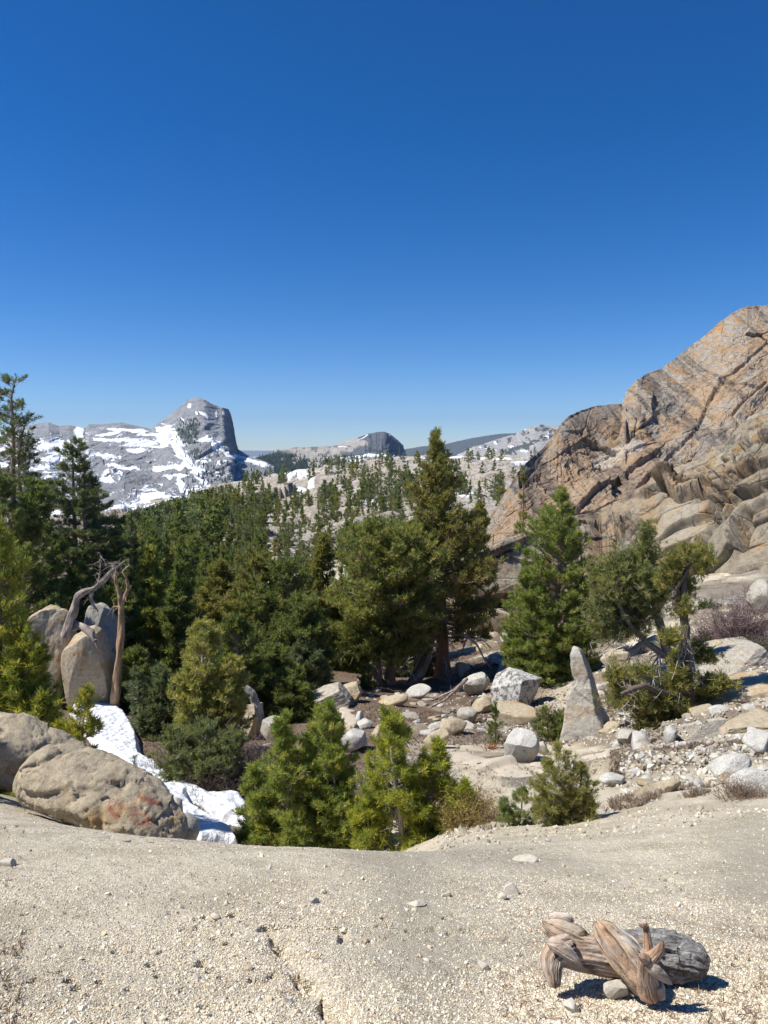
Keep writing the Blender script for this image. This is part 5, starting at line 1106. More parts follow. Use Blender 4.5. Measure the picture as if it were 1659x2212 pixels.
snag('bare honey-coloured dead trunk standing straight, forked at its top, beside the snow',
    [[(246, 1542, 0, .19), (249, 1500, 0, .15), (254, 1450, 0, .12), (260, 1390, 0, .105), (263, 1340, 0, .10), (262, 1300, 0, .09)],
     [(262, 1302, 0, .10), (256, 1275, 0, .07), (250, 1255, 0, .06), (248, 1232, 0, .04), (244, 1218, 0, .015)],
     [(263, 1302, 0, .08), (272, 1285, 0, .06), (277, 1270, 0, .05), (274, 1250, 0, .04), (264, 1235, 0, .03), (280, 1220, 0, .01)],
     [(262, 1312, 0, .05), (250, 1310, 0, .03), (242, 1312, 0, .01)]], 20, 41, WD, 10)
snag('silver twisted dead tree arching over the tall boulder',
    [[(142, 1375, 0, .13), (148, 1350, 0, .14), (158, 1320, 0, .12), (166, 1290, 0, .10), (182, 1277, 0, .075), (205, 1272, 0, .065), (225, 1252, 0, .07), (240, 1235, 0, .05), (262, 1218, 0, .03), (272, 1210, 0, .01)],
     [(200, 1278, 0, .06), (194, 1290, 0, .05), (200, 1305, 0, .04), (212, 1320, 0, .015)],
     [(140, 1375, 0, .12), (150, 1350, .2, .10), (178, 1350, 0, .12), (196, 1368, -.3, .10), (205, 1385, -.4, .06)],
     [(212, 1270, 0, .04), (214, 1250, 0, .025), (218, 1215, 0, .012), (216, 1195, 0, .008)],
     [(238, 1238, 0, .03), (246, 1225, 0, .02), (252, 1212, 0, .008)]], 22, 42, GW, 26)
snag('grey weathered trunk leaning left beside the tan wedge boulder', [[(570, 1592, 0, .16), (562, 1560, 0, .14), (555, 1530, 0, .13), (545, 1500, 0, .12), (530, 1482, 0, .06)], [(552, 1515, 0, .05), (540, 1490, 0, .05), (520, 1486, 0, .02)]], 22, 43, (.42, .40, .37), 4)
snag('short broken orange stub of a trunk over the hemlock bush', [[(402, 1608, 0, .10), (404, 1580, 0, .085), (407, 1560, 0, .07), (408, 1545, 0, .03)]], 16.5, 44, WD, 0)
snag('fallen grey trunk splintered beside the tallest pine', [[(860, 1520, 0, .12), (880, 1490, 0, .22), (905, 1460, 0, .25), (925, 1425, 0, .15), (935, 1400, 0, .05)], [(870, 1500, .3, .1), (900, 1440, .3, .12), (915, 1400, .3, .05)]], 37, 45, (.40, .34, .28), 18, name='fallen_trunk', cat='fallen trunk')
snag('thin dead limb lying on the slope right of the tallest pine', [[(925, 1530, -1, .02), (960, 1512, -1, .05), (985, 1490, -1, .07), (1010, 1465, -1, .06)], [(985, 1490, -1, .04), (960, 1500, -1, .03), (935, 1512, -1, .01)]], 34, 46, GW, 20, name='dead_branch', cat='dead branch')
snag('pale dead bough hanging to the right of the tallest pine', [[(975, 1370, 0, .10), (1005, 1372, -.5, .07), (1030, 1392, -.8, .05), (1050, 1430, -1, .03), (1062, 1445, -1, .015)], [(1005, 1372, -.5, .05), (1030, 1372, -.6, .03), (1062, 1400, -.6, .015)], [(1010, 1375, -.5, .04), (1000, 1400, -.6, .03), (985, 1430, -.6, .01)]], 38, 47, (.55, .50, .42), 34, name='dead_branch', cat='dead branch')
snag('pale dead bough hanging to the left of the tallest pine', [[(945, 1392, 0, .08), (915, 1398, -.5, .06), (885, 1412, -.8, .045), (862, 1440, -1, .03), (850, 1455, -1, .01)], [(905, 1400, -.5, .05), (900, 1420, -.6, .03), (905, 1445, -.6, .01)], [(890, 1410, -.7, .04), (875, 1425, -.6, .03), (870, 1450, -.6, .01)]], 38, 48, (.55, .49, .38), 40, name='dead_branch', cat='dead branch')
for lab, pts, Y in [('bleached thin stick lying on the right-hand slope', [(1460, 1652, 0, .012), (1420, 1662, 0, .018), (1385, 1672, 0, .015), (1365, 1676, 0, .006)], 12.9)]:
    snag(lab, [pts], Y, 49, GW, 0, name='stick', cat='stick')

# --- mid-distance and valley wood: individuals copied from a few grown trees
pm = []
for k_ in range(6):
    w_, f_, d_ = conifer_mesh(900+k_, 10.0, [1.7, 2.0, 1.5, 2.2, 1.6, 1.9][k_], prof=['cone', 'pine', 'spire', 'bushy', 'cone', 'pine'][k_], cb=.06, nb=170, tufts=12, tl=.36, nn=11, nw=.075, pal=[DK, OL, BG, OL, DK, DK][k_], gap=.6, twig=False, tr=.15)
    root = empty('pine_tree', (0, 0, 0)); w_.build('trunk', M_BARK, parent=root, smooth=True); f_.build('crown', M_FOL, parent=root); pm.append([root, False])
def use(k_, x, y, h, rz, label, group, sx=1.0):
    z = gz(x, y)
    root, used = pm[k_]
    if used:
        r2 = root.copy(); C.objects.link(r2)
        for ch in root.children:
            c2 = ch.copy(); C.objects.link(c2); c2.parent = r2
        root = r2
    else: pm[k_][1] = True
    root.location = (x, y, z-0.1); root.rotation_euler = (0, 0, rz); root.scale = (h/10*sx, h/10*sx, h/10); tag(root, label, 'pine tree', group)
r = np.random.default_rng(5)
n_mid = 0
for it in range(2600):
    if n_mid >= 110: break
    dx, dy = r.uniform(260, 760), r.uniform(1235, 1420)
    x, y = hit(dx, dy, 40)
    if y < 44 or y > 130: continue
    if dx > 690 and r.random() < .5: continue
    h_ = r.uniform(6.5, 10.5); tp = np.interp(dx, [260, 400, 520, 760], [1110, 1125, 1190, 1215]) + r.uniform(0, 50)
    h_ = min(h_, CAM_Z + float(ray(dx, tp)[1])*y - gz(x, y))
    if h_ < 3.5: continue
    use(int(r.integers(6)), x, y, h_, r.uniform(0, 6.3), 'dark pine packed in the near valley wood', 'pines of the near valley wood', r.uniform(.8, 1.15)); n_mid += 1
# far conifers (a few pixels each): single meshes
farp = []
for k_ in range(6):
    w_, f_, d_ = conifer_mesh(950+k_, 10.0, [1.9, 2.2, 1.5, 2.3, 1.7, 2.8][k_], prof=['cone', 'pine', 'spire', 'pine', 'cone', 'oval'][k_], cb=.08, nb=85, tufts=7, tl=.75, nn=6, nw=.26, pal=[DK, OL, BG, DK, DK, BG][k_], gap=.75, twig=False, tr=.2)
    a_ = Acc(); V = np.concatenate(w_.V); farp.append((w_, f_))
def far_mesh(k_):
    w_, f_ = farp[k_]; nw_ = sum(len(q) for q in w_.F4)
    V = np.concatenate(w_.V+f_.V); Q = np.concatenate(w_.F4+[q+w_.n for q in f_.F4]); c = np.concatenate([q*0.28 for q in w_.C]+f_.C); return V, Q, c
FM = [far_mesh(k_) for k_ in range(6)]
cands = []
def hillmask(dx, dy):
    """how wooded the view is there"""
    n = float(vn(dx/34.0, dy/13.0, 0, 71)) + 0.5*float(vn(dx/12.0, dy/5.0, 0, 72))
    if dx < 600 - 0.5*(dy-1120) and dy > 1085: return 1.0
    if dy > 1190 and dx < 700: return .6
    base_ = 0.12 + 0.85*(n > 0.08)
    if 690 < dx < 900 and 1010 < dy < 1120: base_ = max(base_, .45+0.5*(n > -.1))
    if dx > 1000: base_ *= .6
    if 560 < dx < 720 and dy < 1100: base_ *= .7
    return base_
for it in range(14000):
    dx, dy = r.uniform(280, 1180), r.uniform(985, 1245); big_ok = dx < 500 or dy < 1140
    if r.random() > hillmask(dx, dy): continue
    x, y = hit(dx, dy, 60)
    if y < 120 or y > 1000 or (x > 0.37*y): continue
    h = (4+10*r.random()**1.4)*(1.0 if y > 300 else .85)*(1.15 if dx < 600 else 1)
    tp = np.interp(dx, [280, 330, 420, 520, 600], [1105, 1092, 1062, 1040, 900]); h = min(h, CAM_Z + float(ray(dx, tp)[1])*y - gz(x, y))
    if dx > 480: h = min(h, (34 + r.random()*30)*K/F*y)
    if h < 3: continue
    cands.append((h/y, x, y, h))
    if len(cands) > 1150: break
cands.sort(reverse=True)
firsts = {}
for n_, (q, x, y, h) in enumerate(cands[:185]):
    k_ = int(r.integers(6))
    if k_ not in firsts:
        V, Q, c = FM[k_]; o = mesh_np('pine_tree', V, Q, M_FOL, col=c); firsts[k_] = o
    else: o = firsts[k_].copy(); C.objects.link(o)
    o.location = (x, y, gz(x, y)-.3); sx = r.uniform(.85, 1.3); o.scale = (h/10*sx, h/10*sx, h/10); o.rotation_euler = (0, 0, r.uniform(0, 6.3))
    tag(o, 'distant dark conifer on the granite hillside', 'pine tree', 'distant conifers on the hillside')
def merged(name, items, label, cat):
    Vs, Qs, Cs, off = [], [], [], 0
    for (x, y, z, h, k_, sx, rz) in items:
        V, Q, c = FM[k_]; cr, sr = math.cos(rz), math.sin(rz); s = h/10
        W = np.stack([(V[:, 0]*cr-V[:, 1]*sr)*s*sx+x, (V[:, 0]*sr+V[:, 1]*cr)*s*sx+y, V[:, 2]*s+z], -1); Vs.append(W); Qs.append(Q+off); Cs.append(c); off += len(V)
    o = mesh_np(name, np.concatenate(Vs), np.concatenate(Qs), M_FOL, col=np.concatenate(Cs)); tag(o, label, cat, kind='stuff')
merged('distant_wood', [(x, y, gz(x, y)-.3, h, int(r.integers(6)), r.uniform(.85, 1.3), r.uniform(0, 6.3)) for (q, x, y, h) in cands[185:]], 'scattered dark conifers on the far granite slopes', 'wood')
# dark speckles of trees on the snowy mountain's lower slopes and the wooded hill
def cone_wood(name, n, fn, seed, label):
    r_ = np.random.default_rng(seed); Vs, Fs, off = [], [], 0; i = 0
    V0 = []; 
    for _ in range(n):
        x, y, z, h = fn(r_); w = h*.22; a = r_.uniform(0, 6.3)
        ring = [(x+w*math.cos(a+q*1.2566)*r_.uniform(.6, 1.1), y+w*math.sin(a+q*1.2566)*r_.uniform(.6, 1.1), z+h*.12) for q in range(5)]
        Vs += ring + [(x, y, z+h)]; Fs += [(off+q, off+(q+1) % 5, off+5) for q in range(5)]; off += 6
    V = np.array(Vs); c = np.repeat(np.random.default_rng(seed).uniform(.6, 1.4, (n, 1))*np.array([[.030, .042, .024]]), 6, 0)
    o = mesh_np(name, V, np.array(Fs), M_FOL, col=c); tag(o, label, 'wood', kind='stuff')
def surf_pts(names_idx):
    ob = [o for o in bpy.data.objects if o.name.startswith(names_idx)][0]; me = ob.data; v = np.empty(len(me.vertices)*3, np.float32); me.vertices.foreach_get('co', v); return v.reshape(-1, 3)
for nm, boxes, n, hh, lab in (('mountain', [(395, 960, 520, 1090), (380, 905, 430, 960), (440, 1000, 600, 1100)], 420, (7, 16), 'tiny dark conifers dotted over the snowy mountain'),
                       ('hills', [(540, 975, 720, 1040), (560, 985, 720, 1035), (560, 985, 720, 1035), (680, 985, 880, 1010)], 1300, (10, 18), 'dark wood covering the left flank of the middle hill')):
    P = surf_pts(nm); D, py = proj(P); front = P[:, 1] < (3300 if nm == 'mountain' else 4600)
    pools = [np.nonzero((D > b[0]) & (D < b[2]) & (py > b[1]) & (py < b[3]) & front)[0] for b in boxes]
    if nm == 'hills':
        pools = [p[(py[p] > 972) & ((D[p] < 640+(py[p]-970)*1.1) | (np.arange(len(p)) % 9 == 0))] if i < 3 else p for i, p in enumerate(pools)]
    def fn(r_, P=P, pools=pools, hh=hh):
        p = pools[int(r_.integers(len(pools)))]; q = P[int(p[int(r_.integers(len(p)))])]; return float(q[0]+r_.normal(0, 3)), float(q[1]), float(q[2])-1, r_.uniform(*hh)
    cone_wood('distant_wood', n, fn, 77, lab)
# ------------------------------------------------------------------ bare shrubs, grass
def shrub(label, dx, dy, w, h, Y, n, col1, col2, seed, name='shrub', cat='shrub', leaf=None, up=1.0, thick=1.0, group=None):
    r_ = np.random.default_rng(seed); s = K/F*Y; W, H = w*s/2, h*s
    x = float(ray(dx, dy)[0]*Y); z = gz(x, Y)
    b = np.stack([r_.normal(0, W*.38, n), r_.normal(0, W*.38, n), np.full(n, -.03)], -1)
    d = np.stack([b[:, 0]/W*0.9 + r_.normal(0, .35, n), b[:, 1]/W*.9 + r_.normal(0, .35, n), np.full(n, up)+r_.uniform(-.2, .3, n)], -1); d /= np.linalg.norm(d, axis=1)[:, None]
    L = H*r_.uniform(.5, 1.05, n); t = np.linspace(0, 1, 5)[None, :, None]
    P = b[:, None]+d[:, None]*L[:, None, None]*t + np.concatenate([np.zeros((n, 1, 3)), np.cumsum(r_.normal(0, .05, (n, 4, 3)), 1)], 1)*L[:, None, None]
    P[..., 2] += np.array([0]) 
    a = Acc(); rad = (0.0055*thick*Y/12)*(1-.8*t[..., 0])*np.ones((n, 1)); V, Q = tubes(P, rad, 3)
    cc = np.array(col1)+(np.array(col2)-np.array(col1))*r_.random((n, 1)); a.add(V, Q, np.repeat(cc, 15, 0))
    m = n*4; i = r_.integers(0, n, m); j = r_.integers(1, 5, m); p0 = P[i, j]; o_ = r_.normal(size=(m, 3)); o_[:, 2] = np.abs(o_[:, 2])*.9; o_ /= np.linalg.norm(o_, axis=1)[:, None]; o_ = o_*(L[i]*.28*r_.uniform(.4, 1, m))[:, None]
    V, Q = tubes(np.stack([p0, p0+o_*.5+r_.normal(0, .01, (m, 3)), p0+o_], 1), np.tile(np.array([.0034, .0024, .0012])*thick*Y/12, (m, 1)), 3); a.add(V, Q, np.repeat(cc[i], 9, 0))
    if leaf:
        V, Q, c = tuft_needles(r_, p0+o_, o_/np.linalg.norm(o_, axis=1)[:, None], 4, leaf[2], leaf[2]*.3, leaf[2], .8, leaf[0], leaf[1]); a.add(V, Q, c)
    o = a.build(name, M_TWIG, loc=(x, Y, z)); tag(o, label, cat, group); return o
BR = ((.15, .12, .105), (.21, .165, .145)); YB = ((.20, .145, .06), (.36, .27, .11)); PU = ((.15, .105, .105), (.27, .20, .19)); GRY = ((.24, .21, .19), (.40, .36, .33))
shrub('brown leafless thicket in shade behind the left foreground pine', 530, 1700, 150, 110, 15.6, 520, *BR, 801)
shrub('bare brown bush between the snow and the hemlock bush', 345, 1645, 90, 60, 16.2, 260, *BR, 802)
shrub('dark bare thicket at the edge of the snow', 470, 1715, 120, 70, 14.6, 320, (.08, .06, .05), (.16, .12, .10), 803)
shrub('bare grey-brown bush between the two foreground pines', 755, 1685, 90, 95, 14.2, 330, *GRY, 804)
shrub('grey twiggy bush behind the right shoulder of the yellow-green pine', 925, 1690, 80, 90, 14.4, 300, *GRY, 805)
shrub('yellowish bush beside the far trail', 712, 1590, 52, 50, 20.5, 260, *YB, 806, leaf=((.10, .10, .03), (.22, .19, .06), .05))
shrub('straw-coloured bush right of the yellow-green pine', 1010, 1800, 110, 80, 10.4, 420, *YB, 807, leaf=((.20, .15, .05), (.34, .27, .10), .03))
shrub('brown straw bush behind the straw-coloured one', 1000, 1745, 110, 50, 12.3, 300, (.18, .13, .09), (.32, .24, .16), 808)
shrub('thin brown bush by the little pine bush', 1075, 1785, 70, 36, 10.2, 180, (.18, .13, .09), (.32, .24, .16), 809)
shrub('tall purple-grey bare shrub against the boulder near the right edge', 1600, 1340, 70, 105, 27, 420, *PU, 810, thick=1.0)
shrub('purple-grey shrub at the right edge under the cliff', 1650, 1275, 60, 56, 33, 300, *PU, 811)
shrub('low purple-brown shrub left of the tall one', 1535, 1345, 60, 44, 29, 260, *PU, 812)
shrub('low dark shrub at the right edge below the purple-grey ones', 1640, 1378, 70, 34, 25, 240, (.10, .09, .07), (.20, .17, .13), 813)
shrub('dry brown brush under the lower smooth rock at the right edge', 1610, 1738, 130, 40, 8.4, 300, (.17, .12, .09), (.30, .22, .16), 814)
shrub('dry brush in front of the yellowish blocky rock', 1500, 1742, 60, 22, 8.9, 120, (.17, .12, .09), (.30, .22, .16), 815)
shrub('thin leafless twigs at the lip of the gravel beside the snow', 452, 1828, 110, 46, 6.4, 80, *BR, 816, thick=1.2)
shrub('reddish dead sprig at the foot of the lichened block', 1062, 1590, 30, 18, 19.6, 60, (.30, .14, .08), (.45, .22, .12), 817)
shrub('brown twiggy bush under the leaning tree', 1345, 1440, 70, 40, 23.5, 200, (.20, .14, .12), (.32, .24, .20), 818)
shrub('small green shrub at the foot of the cliff', 1530, 1262, 50, 18, 36, 120, (.06, .09, .03), (.14, .16, .06), 819, leaf=((.05, .09, .02), (.12, .16, .05), .12))
shrub('green shrub perched on the ledge of the cliff', 1425, 1015, 40, 14, 57, 120, (.06, .07, .03), (.12, .12, .05), 820, leaf=((.05, .07, .02), (.12, .12, .03), .25))
bpy.context.view_layer.update()
# dry tufts and small green sprigs over the slope: beyond counting
def sprigs(name, n, mask, ln, seed, pal, label):
    r_ = np.random.default_rng(seed); px, py = GPX, GPY
    ar = np.clip((px[:-1, 1:]-px[:-1, :-1])*(py[:-1, :-1]-py[1:, :-1]), 0, None)
    cx = (px[:-1, :-1]+px[1:, 1:])/2; cy = (py[:-1, :-1]+py[1:, 1:])/2
    w = ar*mask(cx, cy, GX[:-1, :-1], GY[:-1, :-1]); p = (w/w.sum()).ravel(); idx = r_.choice(len(p), n, p=p); nc = px.shape[1]-1
    i, j = idx//nc, idx % nc; P = np.stack([GX[i, j], GY[i, j], GZ[i, j]], -1)
    sc1 = (P[:, 1]/14)[:, None]
    D = r_.normal(size=(n, 3))*.35+[0, 0, 1]; D /= np.linalg.norm(D, axis=1)[:, None]
    V, Q, c = tuft_needles(r_, P, D, 9, ln, ln*.09, ln*.1, .55, *pal)
    o = mesh_np(name, V, Q, M_TWIG, col=c); tag(o, label, 'grass', kind='stuff')
m1 = lambda x, y, X, Y: (Y > 9)*(Y < 30)*(x > 980)*(x < 1700)*(fbm(X, Y, 0, 1.1, 3, 91) > 0.12)*(1-.95*(x > 930)*(x < 1320)*(y > 1610)*(y < 1790))
sprigs('dry_grass', 5200, m1, .10, 92, ((.18, .13, .10), (.34, .27, .20)), 'dry brown tufts and twigs strewn over the slope')
sprigs('grass', 900, lambda x, y, X, Y: (Y > 9)*(Y < 30)*(x > 900)*(fbm(X, Y, 0, .8, 3, 93) > 0.3), .07, 94, ((.05, .08, .02), (.14, .17, .05)), 'small green sprigs growing between the rocks')
sprigs('needle_litter', 9000, lambda x, y, X, Y: (Y > 12)*(Y < 45)*(x > 150)*(x < 1250)*(fbm(X, Y, 0, 2, 3, 95) > -.1)*(1-.95*(x > 930)*(x < 1320)*(y > 1610)*(y < 1790)), .10, 96, ((.12, .08, .06), (.28, .20, .15)), 'brown needles and twigs littering the forest floor')
sprigs('dry_grass', 260, lambda x, y, X, Y: (Y < 7)*(x > -20)*(x < 1680)*((x < 60)+(x > 1480)*(y > 1990)+(x > 1060)*(x < 1110)*(y < 1860) > 0)*(fbm(X, Y, 0, .5, 3, 97) > 0.0), .035, 98, ((.22, .15, .10), (.40, .30, .20)), 'sparse dry stems on the gravel')
def litter(name, n, box, ln, seed, label):
    r_ = np.random.default_rng(seed); P = []
    while len(P) < n:
        x, y = hit(r_.uniform(box[0], box[2]), r_.uniform(box[1], box[3])); P.append((x, y))
    P = np.array(P); z = ground(P[:, 0], P[:, 1])+0.006; a_ = r_.uniform(0, 6.28, n); L = ln*r_.uniform(.4, 1.3, n)[:, None]
    dd = np.stack([np.cos(a_), np.sin(a_), r_.normal(0, .12, n)], -1)*L; p = np.stack([P[:, 0], P[:, 1], z], -1)
    T3 = np.stack([p-dd/2, p+np.array([0, 0, .002])+r_.normal(0, .1, (n, 3))*L*.5, p+dd/2], 1)
    V, Q = tubes(T3, np.tile(np.array([.0011, .0013, .0006]), (n, 1)), 4); c_ = np.array([(.26, .13, .08), (.30, .20, .13), (.16, .11, .08)])[r_.integers(0, 3, n)]
    o = mesh_np(name, V, Q, M_TWIG, col=np.repeat(c_, 12, 0)); tag(o, label, 'litter', kind='stuff')
litter('needle_litter', 700, (1080, 1960, 1680, 2215), .03, 301, 'reddish dry needles scattered on the gravel around the log')
litter('needle_litter', 500, (-20, 1850, 1680, 2225), .025, 302, 'reddish dry needles and bits of twig sprinkled over the gravel')
# ------------------------------------------------------------------ the weathered log
ml = NT('weathered_wood', 0.85, 0.15); vg = ml.n('ShaderNodeVertexColor', layer_name='Grain').outputs[0]
g1 = ml.noise(ml.mapping(vg, (1.6, 26, 26)), 2.2, 6, 0.6, 0.35); g2 = ml.noise(ml.mapping(vg, (1.0, 9, 9)), 1.6, 5, 0.6, 0.3); g3 = ml.noise(ml.coord('Object'), 9, 4, 0.6)
wc = ml.mix(1.0, ml.attr('Col'), ml.ramp(g1, [(0.36, (0.24, 0.2, 0.17)), (0.5, (0.95, 0.93, 0.9)), (0.75, (1.22, 1.2, 1.18))]), 'MULTIPLY')
wc = ml.mix(ml.ramp(g2, [(0.42, 0.0), (0.66, 0.55)]), wc, (0.36, 0.20, 0.10)); wc = ml.mix(ml.ramp(g3, [(0.5, 0.0), (0.7, 0.45)]), wc, (0.42, 0.40, 0.38))
ml.base(wc); ml.nrm(ml.bump(ml.math('ADD', g1, ml.math('MULTIPLY', g2, 0.7)), 1.0, 0.02)); M_LOG = ml.mat
mb = NT('charred_bark', 0.95, 0.08); vb = mb.coord('Object')
bk = mb.noise(mb.mapping(vb, (.45, 1.3, 1.3)), 42, 9, .7, .5); bn = mb.noise(mb.mapping(vb, (.8, 1.2, 1.2)), 14, 5, .6)
mb.base(mb.mix(mb.ramp(bn, [(.42, 0.0), (.62, .6)]), mb.ramp(bk, [(0.33, (.07, .06, .055)), (0.43, (.30, .29, .28)), (0.62, (.58, .57, .55))]), (.22, .17, .13))); mb.nrm(mb.bump(mb.math('ADD', bk, bn), 1.0, .03)); M_LBARK = mb.mat
def lc(cx, cy): return (1900+cx*0.6775)/3024*1659, (3450+cy*0.6775)/3024*1659
LY = 2.33
LORG = np.array([*hit(*lc(820, 640)), 0.0]); LORG = np.array([LORG[0], LORG[1], gz(LORG[0], LORG[1])])
LS = K*1659/3024*0.6775/F*2.5
def limb(name, pts, mat, root, seed, flat=1.0, m=110, ridge=.16, nz=.12, hollow=False, col=(.50, .42, .34), parent=None, twist=0.12):
    """pts: crop x, crop y, radius in crop px, dY metres"""
    p = np.array(pts, float); n = 16*len(p); t = np.linspace(0, len(p)-1, n); q = np.stack([np.interp(t, np.arange(len(p)), p[:, i]) for i in range(4)], 1)
    kk = np.hanning(15); kk /= kk.sum()
    for i in range(4): q[:, i] = np.convolve(np.pad(q[:, i], 7, mode='reflect', reflect_type='odd'), kk, 'valid')
    q[:, 2] = np.maximum(q[:, 2], 2)
    dx, dy = lc(q[:, 0], q[:, 1]); P = unproj(dx, dy, LY+q[:, 3]); R = q[:, 2]*LS
    T = np.gradient(P, axis=0); L = np.linalg.norm(T, axis=1); T /= L[:, None]; sl = np.cumsum(L)
    vw = P - np.array([0, 0, CAM_Z]); vw /= np.linalg.norm(vw, axis=1)[:, None]
    N = np.cross(T, vw); N /= np.linalg.norm(N, axis=1)[:, None]; B = np.cross(T, N)
    a = np.linspace(0, 2*math.pi, m, endpoint=False)
    aa, ssl = np.meshgrid(a + 0, sl/0.08); ph = aa + twist*ssl*.25
    rid = ridge*fbm(np.cos(ph)*3.4, np.sin(ph)*3.4, ssl*.18, 1.0, 4, seed, .65, ridged=True) + 0.17*fbm(np.cos(ph)*9, np.sin(ph)*9, ssl*.25, 1.0, 2, seed+9, .6, ridged=True) + nz*fbm(np.cos(aa)*.9, np.sin(aa)*.9, ssl*.5, 1.0, 3, seed+4)
    if mat is M_LBARK:
        fa_, ed_, _ = facets(aa*2.6, ssl*1.5, seed); rid = rid + .16*fa_ - .05*(1-ss(0, .12, ed_)) + .10*fbm(np.cos(aa)*5, np.sin(aa)*5, ssl*2, 1.0, 3, seed+12)
    endt = np.clip(np.minimum(np.arange(n), np.arange(n)[::-1])/7.0, 0.03, 1)**.8
    rr = R[:, None]*(1+rid)*(endt[:, None] if not hollow else np.concatenate([endt[:n//2], np.ones(n-n//2)])[:, None])
    V = P[:, None]+ rr[..., None]*(np.cos(a)[None, :, None]*N[:, None]+flat*np.sin(a)[None, :, None]*B[:, None])
    if hollow:  # turn the open end inwards
        k2 = 14; depth = np.linspace(0, .10, k2)[:, None, None]; inner = P[-1] + (V[-1]-P[-1])[None]*(0.74-0.3*np.linspace(0, 1, k2)[:, None, None]) - T[-1]*depth
        V = np.concatenate([V, inner]); aa = np.concatenate([aa, np.tile(a, (k2, 1))]); ssl = np.concatenate([ssl, np.tile(ssl[-1], (k2, 1))])
    nn_ = len(V); i = np.arange(nn_-1)[:, None]*m; j = np.arange(m)[None]; j2 = (j+1) % m
    Q = np.stack([i+j, i+j2, i+j2+m, i+j+m], -1).reshape(-1, 4)[:, ::-1]
    gr = np.stack([ssl*.08*3, np.cos(aa)*.05*R.mean()/.05, np.sin(aa)*.05*R.mean()/.05], -1).reshape(-1, 3)
    o = mesh_np(name, V.reshape(-1, 3)-(LORG if parent is None or True else 0), Q, mat, col=np.tile(col, (nn_*m, 1)), smooth=True, parent=parent or root, attrs={'Grain': gr}); return o
lroot = tag(empty('weathered_log', LORG), 'short weathered log with twisted orange-grey grain and a crumbling barky end, lying on the gravel', 'log')
limb('log_body', [(470, 400, 60, .04), (480, 420, 78, .03), (560, 440, 84, .02), (680, 460, 86, .02), (800, 480, 88, .03), (900, 470, 84, .06), (980, 460, 70, .08)], M_LOG, lroot, 1001)
limb('barky_end', [(760, 400, 50, .12), (840, 400, 78, .12), (900, 415, 88, .12), (1000, 432, 98, .12), (1100, 452, 106, .12), (1190, 474, 98, .11), (1250, 500, 80, .10), (1300, 530, 52, .09)], M_LBARK, lroot, 1002, ridge=.22, nz=.26, hollow=True)
limb('root_foot', [(520, 400, 62, .0), (455, 425, 66, -.02), (410, 480, 56, -.04), (405, 540, 48, -.06), (415, 600, 36, -.08), (424, 655, 24, -.09)], M_LOG, lroot, 1003, twist=.3)
limb('knob', [(345, 262, 14, .06), (375, 290, 36, .05), (430, 315, 50, .04), (490, 340, 56, .04), (560, 380, 60, .04), (620, 400, 40, .04)], M_LOG, lroot, 1004, nz=.34, ridge=.3, col=(.54, .45, .35))
limb('splinter', [(660, 245, 3, .0), (690, 290, 14, -.04), (760, 390, 22, -.07), (850, 520, 20, -.09), (900, 640, 6, -.11)], M_LOG, lroot, 1015, flat=.6, col=(.56, .38, .24))
limb('splinter', [(700, 250, 3, .0), (740, 300, 12, -.02), (830, 370, 20, -.05), (930, 480, 18, -.07)], M_LOG, lroot, 1016, flat=.6, col=(.66, .62, .56))
limb('knob', [(380, 240, 16, .08), (430, 236, 26, .07), (490, 250, 28, .06), (525, 275, 18, .06)], M_LOG, lroot, 1005, nz=.25, col=(.58, .52, .45))
limb('splinter', [(372, 390, 14, -.06), (420, 395, 32, -.07), (490, 440, 30, -.08), (545, 490, 16, -.09), (588, 530, 4, -.09)], M_LOG, lroot, 1006, flat=.6)
limb('split_slab', [(650, 262, 22, .0), (700, 320, 62, -.02), (780, 420, 72, -.05), (860, 520, 72, -.08), (920, 610, 62, -.10), (965, 690, 46, -.11)], M_LOG, lroot, 1007, flat=.42, ridge=.12, twist=.1, col=(.58, .46, .34))
limb('split_slab', [(690, 262, 10, .02), (760, 320, 34, .02), (850, 400, 46, .0), (920, 500, 46, -.04), (960, 580, 40, -.07)], M_LOG, lroot, 1008, flat=.5, twist=.1, col=(.62, .58, .52))
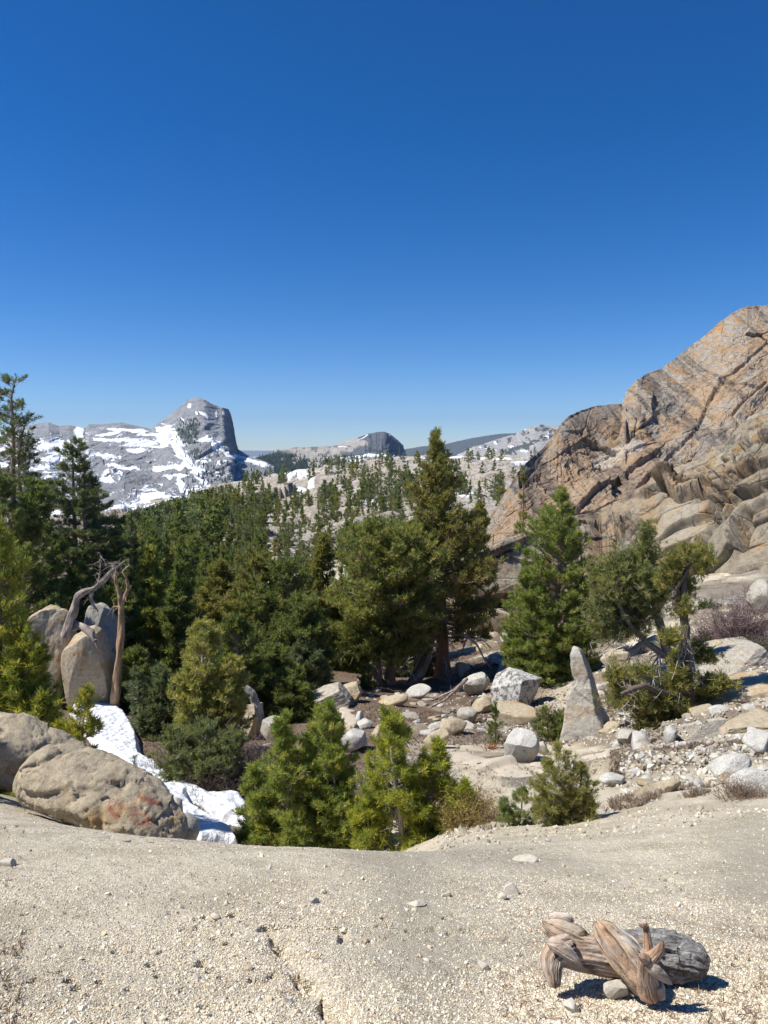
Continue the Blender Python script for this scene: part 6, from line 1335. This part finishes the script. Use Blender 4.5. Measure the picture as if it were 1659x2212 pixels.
limb('upright_stub', [(985, 715, 46, -.14), (965, 660, 52, -.14), (950, 580, 42, -.15), (955, 500, 38, -.15), (962, 430, 22, -.14), (955, 360, 17, -.13), (948, 300, 15, -.12), (952, 268, 8, -.12)], M_LOG, lroot, 1009, col=(.44, .30, .20))
limb('upright_stub', [(955, 296, 12, -.12), (930, 288, 10, -.13), (905, 280, 5, -.13)], M_LOG, lroot, 1010, col=(.42, .28, .19))
limb('forked_stub', [(960, 500, 34, -.16), (1000, 460, 28, -.16), (1032, 420, 20, -.16), (1052, 372, 5, -.16)], M_LOG, lroot, 1011, col=(.40, .28, .20))
limb('forked_stub', [(960, 490, 26, -.17), (925, 468, 16, -.18), (903, 455, 5, -.18)], M_LOG, lroot, 1012, col=(.42, .30, .22))
limb('splinter', [(950, 490, 24, -.17), (1000, 540, 30, -.18), (1060, 595, 20, -.18), (1108, 636, 4, -.18)], M_LOG, lroot, 1013, flat=.55)
limb('root_foot', [(1000, 620, 30, -.15), (1020, 660, 34, -.15), (1040, 700, 20, -.16), (1048, 720, 8, -.16)], M_LOG, lroot, 1014)
# ------------------------------------------------------------------ air
hz = bpy.data.meshes.new('haze'); 
x0, x1, y0, y1, z0, z1 = -42000, 42000, -6000, 31000, -760, 1400
hv = [(x, y, z) for x in (x0, x1) for y in (y0, y1) for z in (z0, z1)]
hz.from_pydata(hv, [], [(0, 1, 3, 2), (4, 6, 7, 5), (0, 4, 5, 1), (2, 3, 7, 6), (0, 2, 6, 4), (1, 5, 7, 3)])
ho = bpy.data.objects.new('haze', hz); C.objects.link(ho); tag(ho, 'thin blue air softening the far ridges', 'haze', kind='stuff')
hm = bpy.data.materials.new('haze'); hm.use_nodes = True; ht = hm.node_tree; ht.nodes.clear()
hoo = ht.nodes.new('ShaderNodeOutputMaterial'); hp = ht.nodes.new('ShaderNodeVolumePrincipled'); hp.inputs['Color'].default_value = (0.36, 0.60, 1.0, 1); hp.inputs['Density'].default_value = HAZE; hp.inputs['Anisotropy'].default_value = 0.1
ht.links.new(hp.outputs[0], hoo.inputs['Volume']); hz.materials.append(hm)
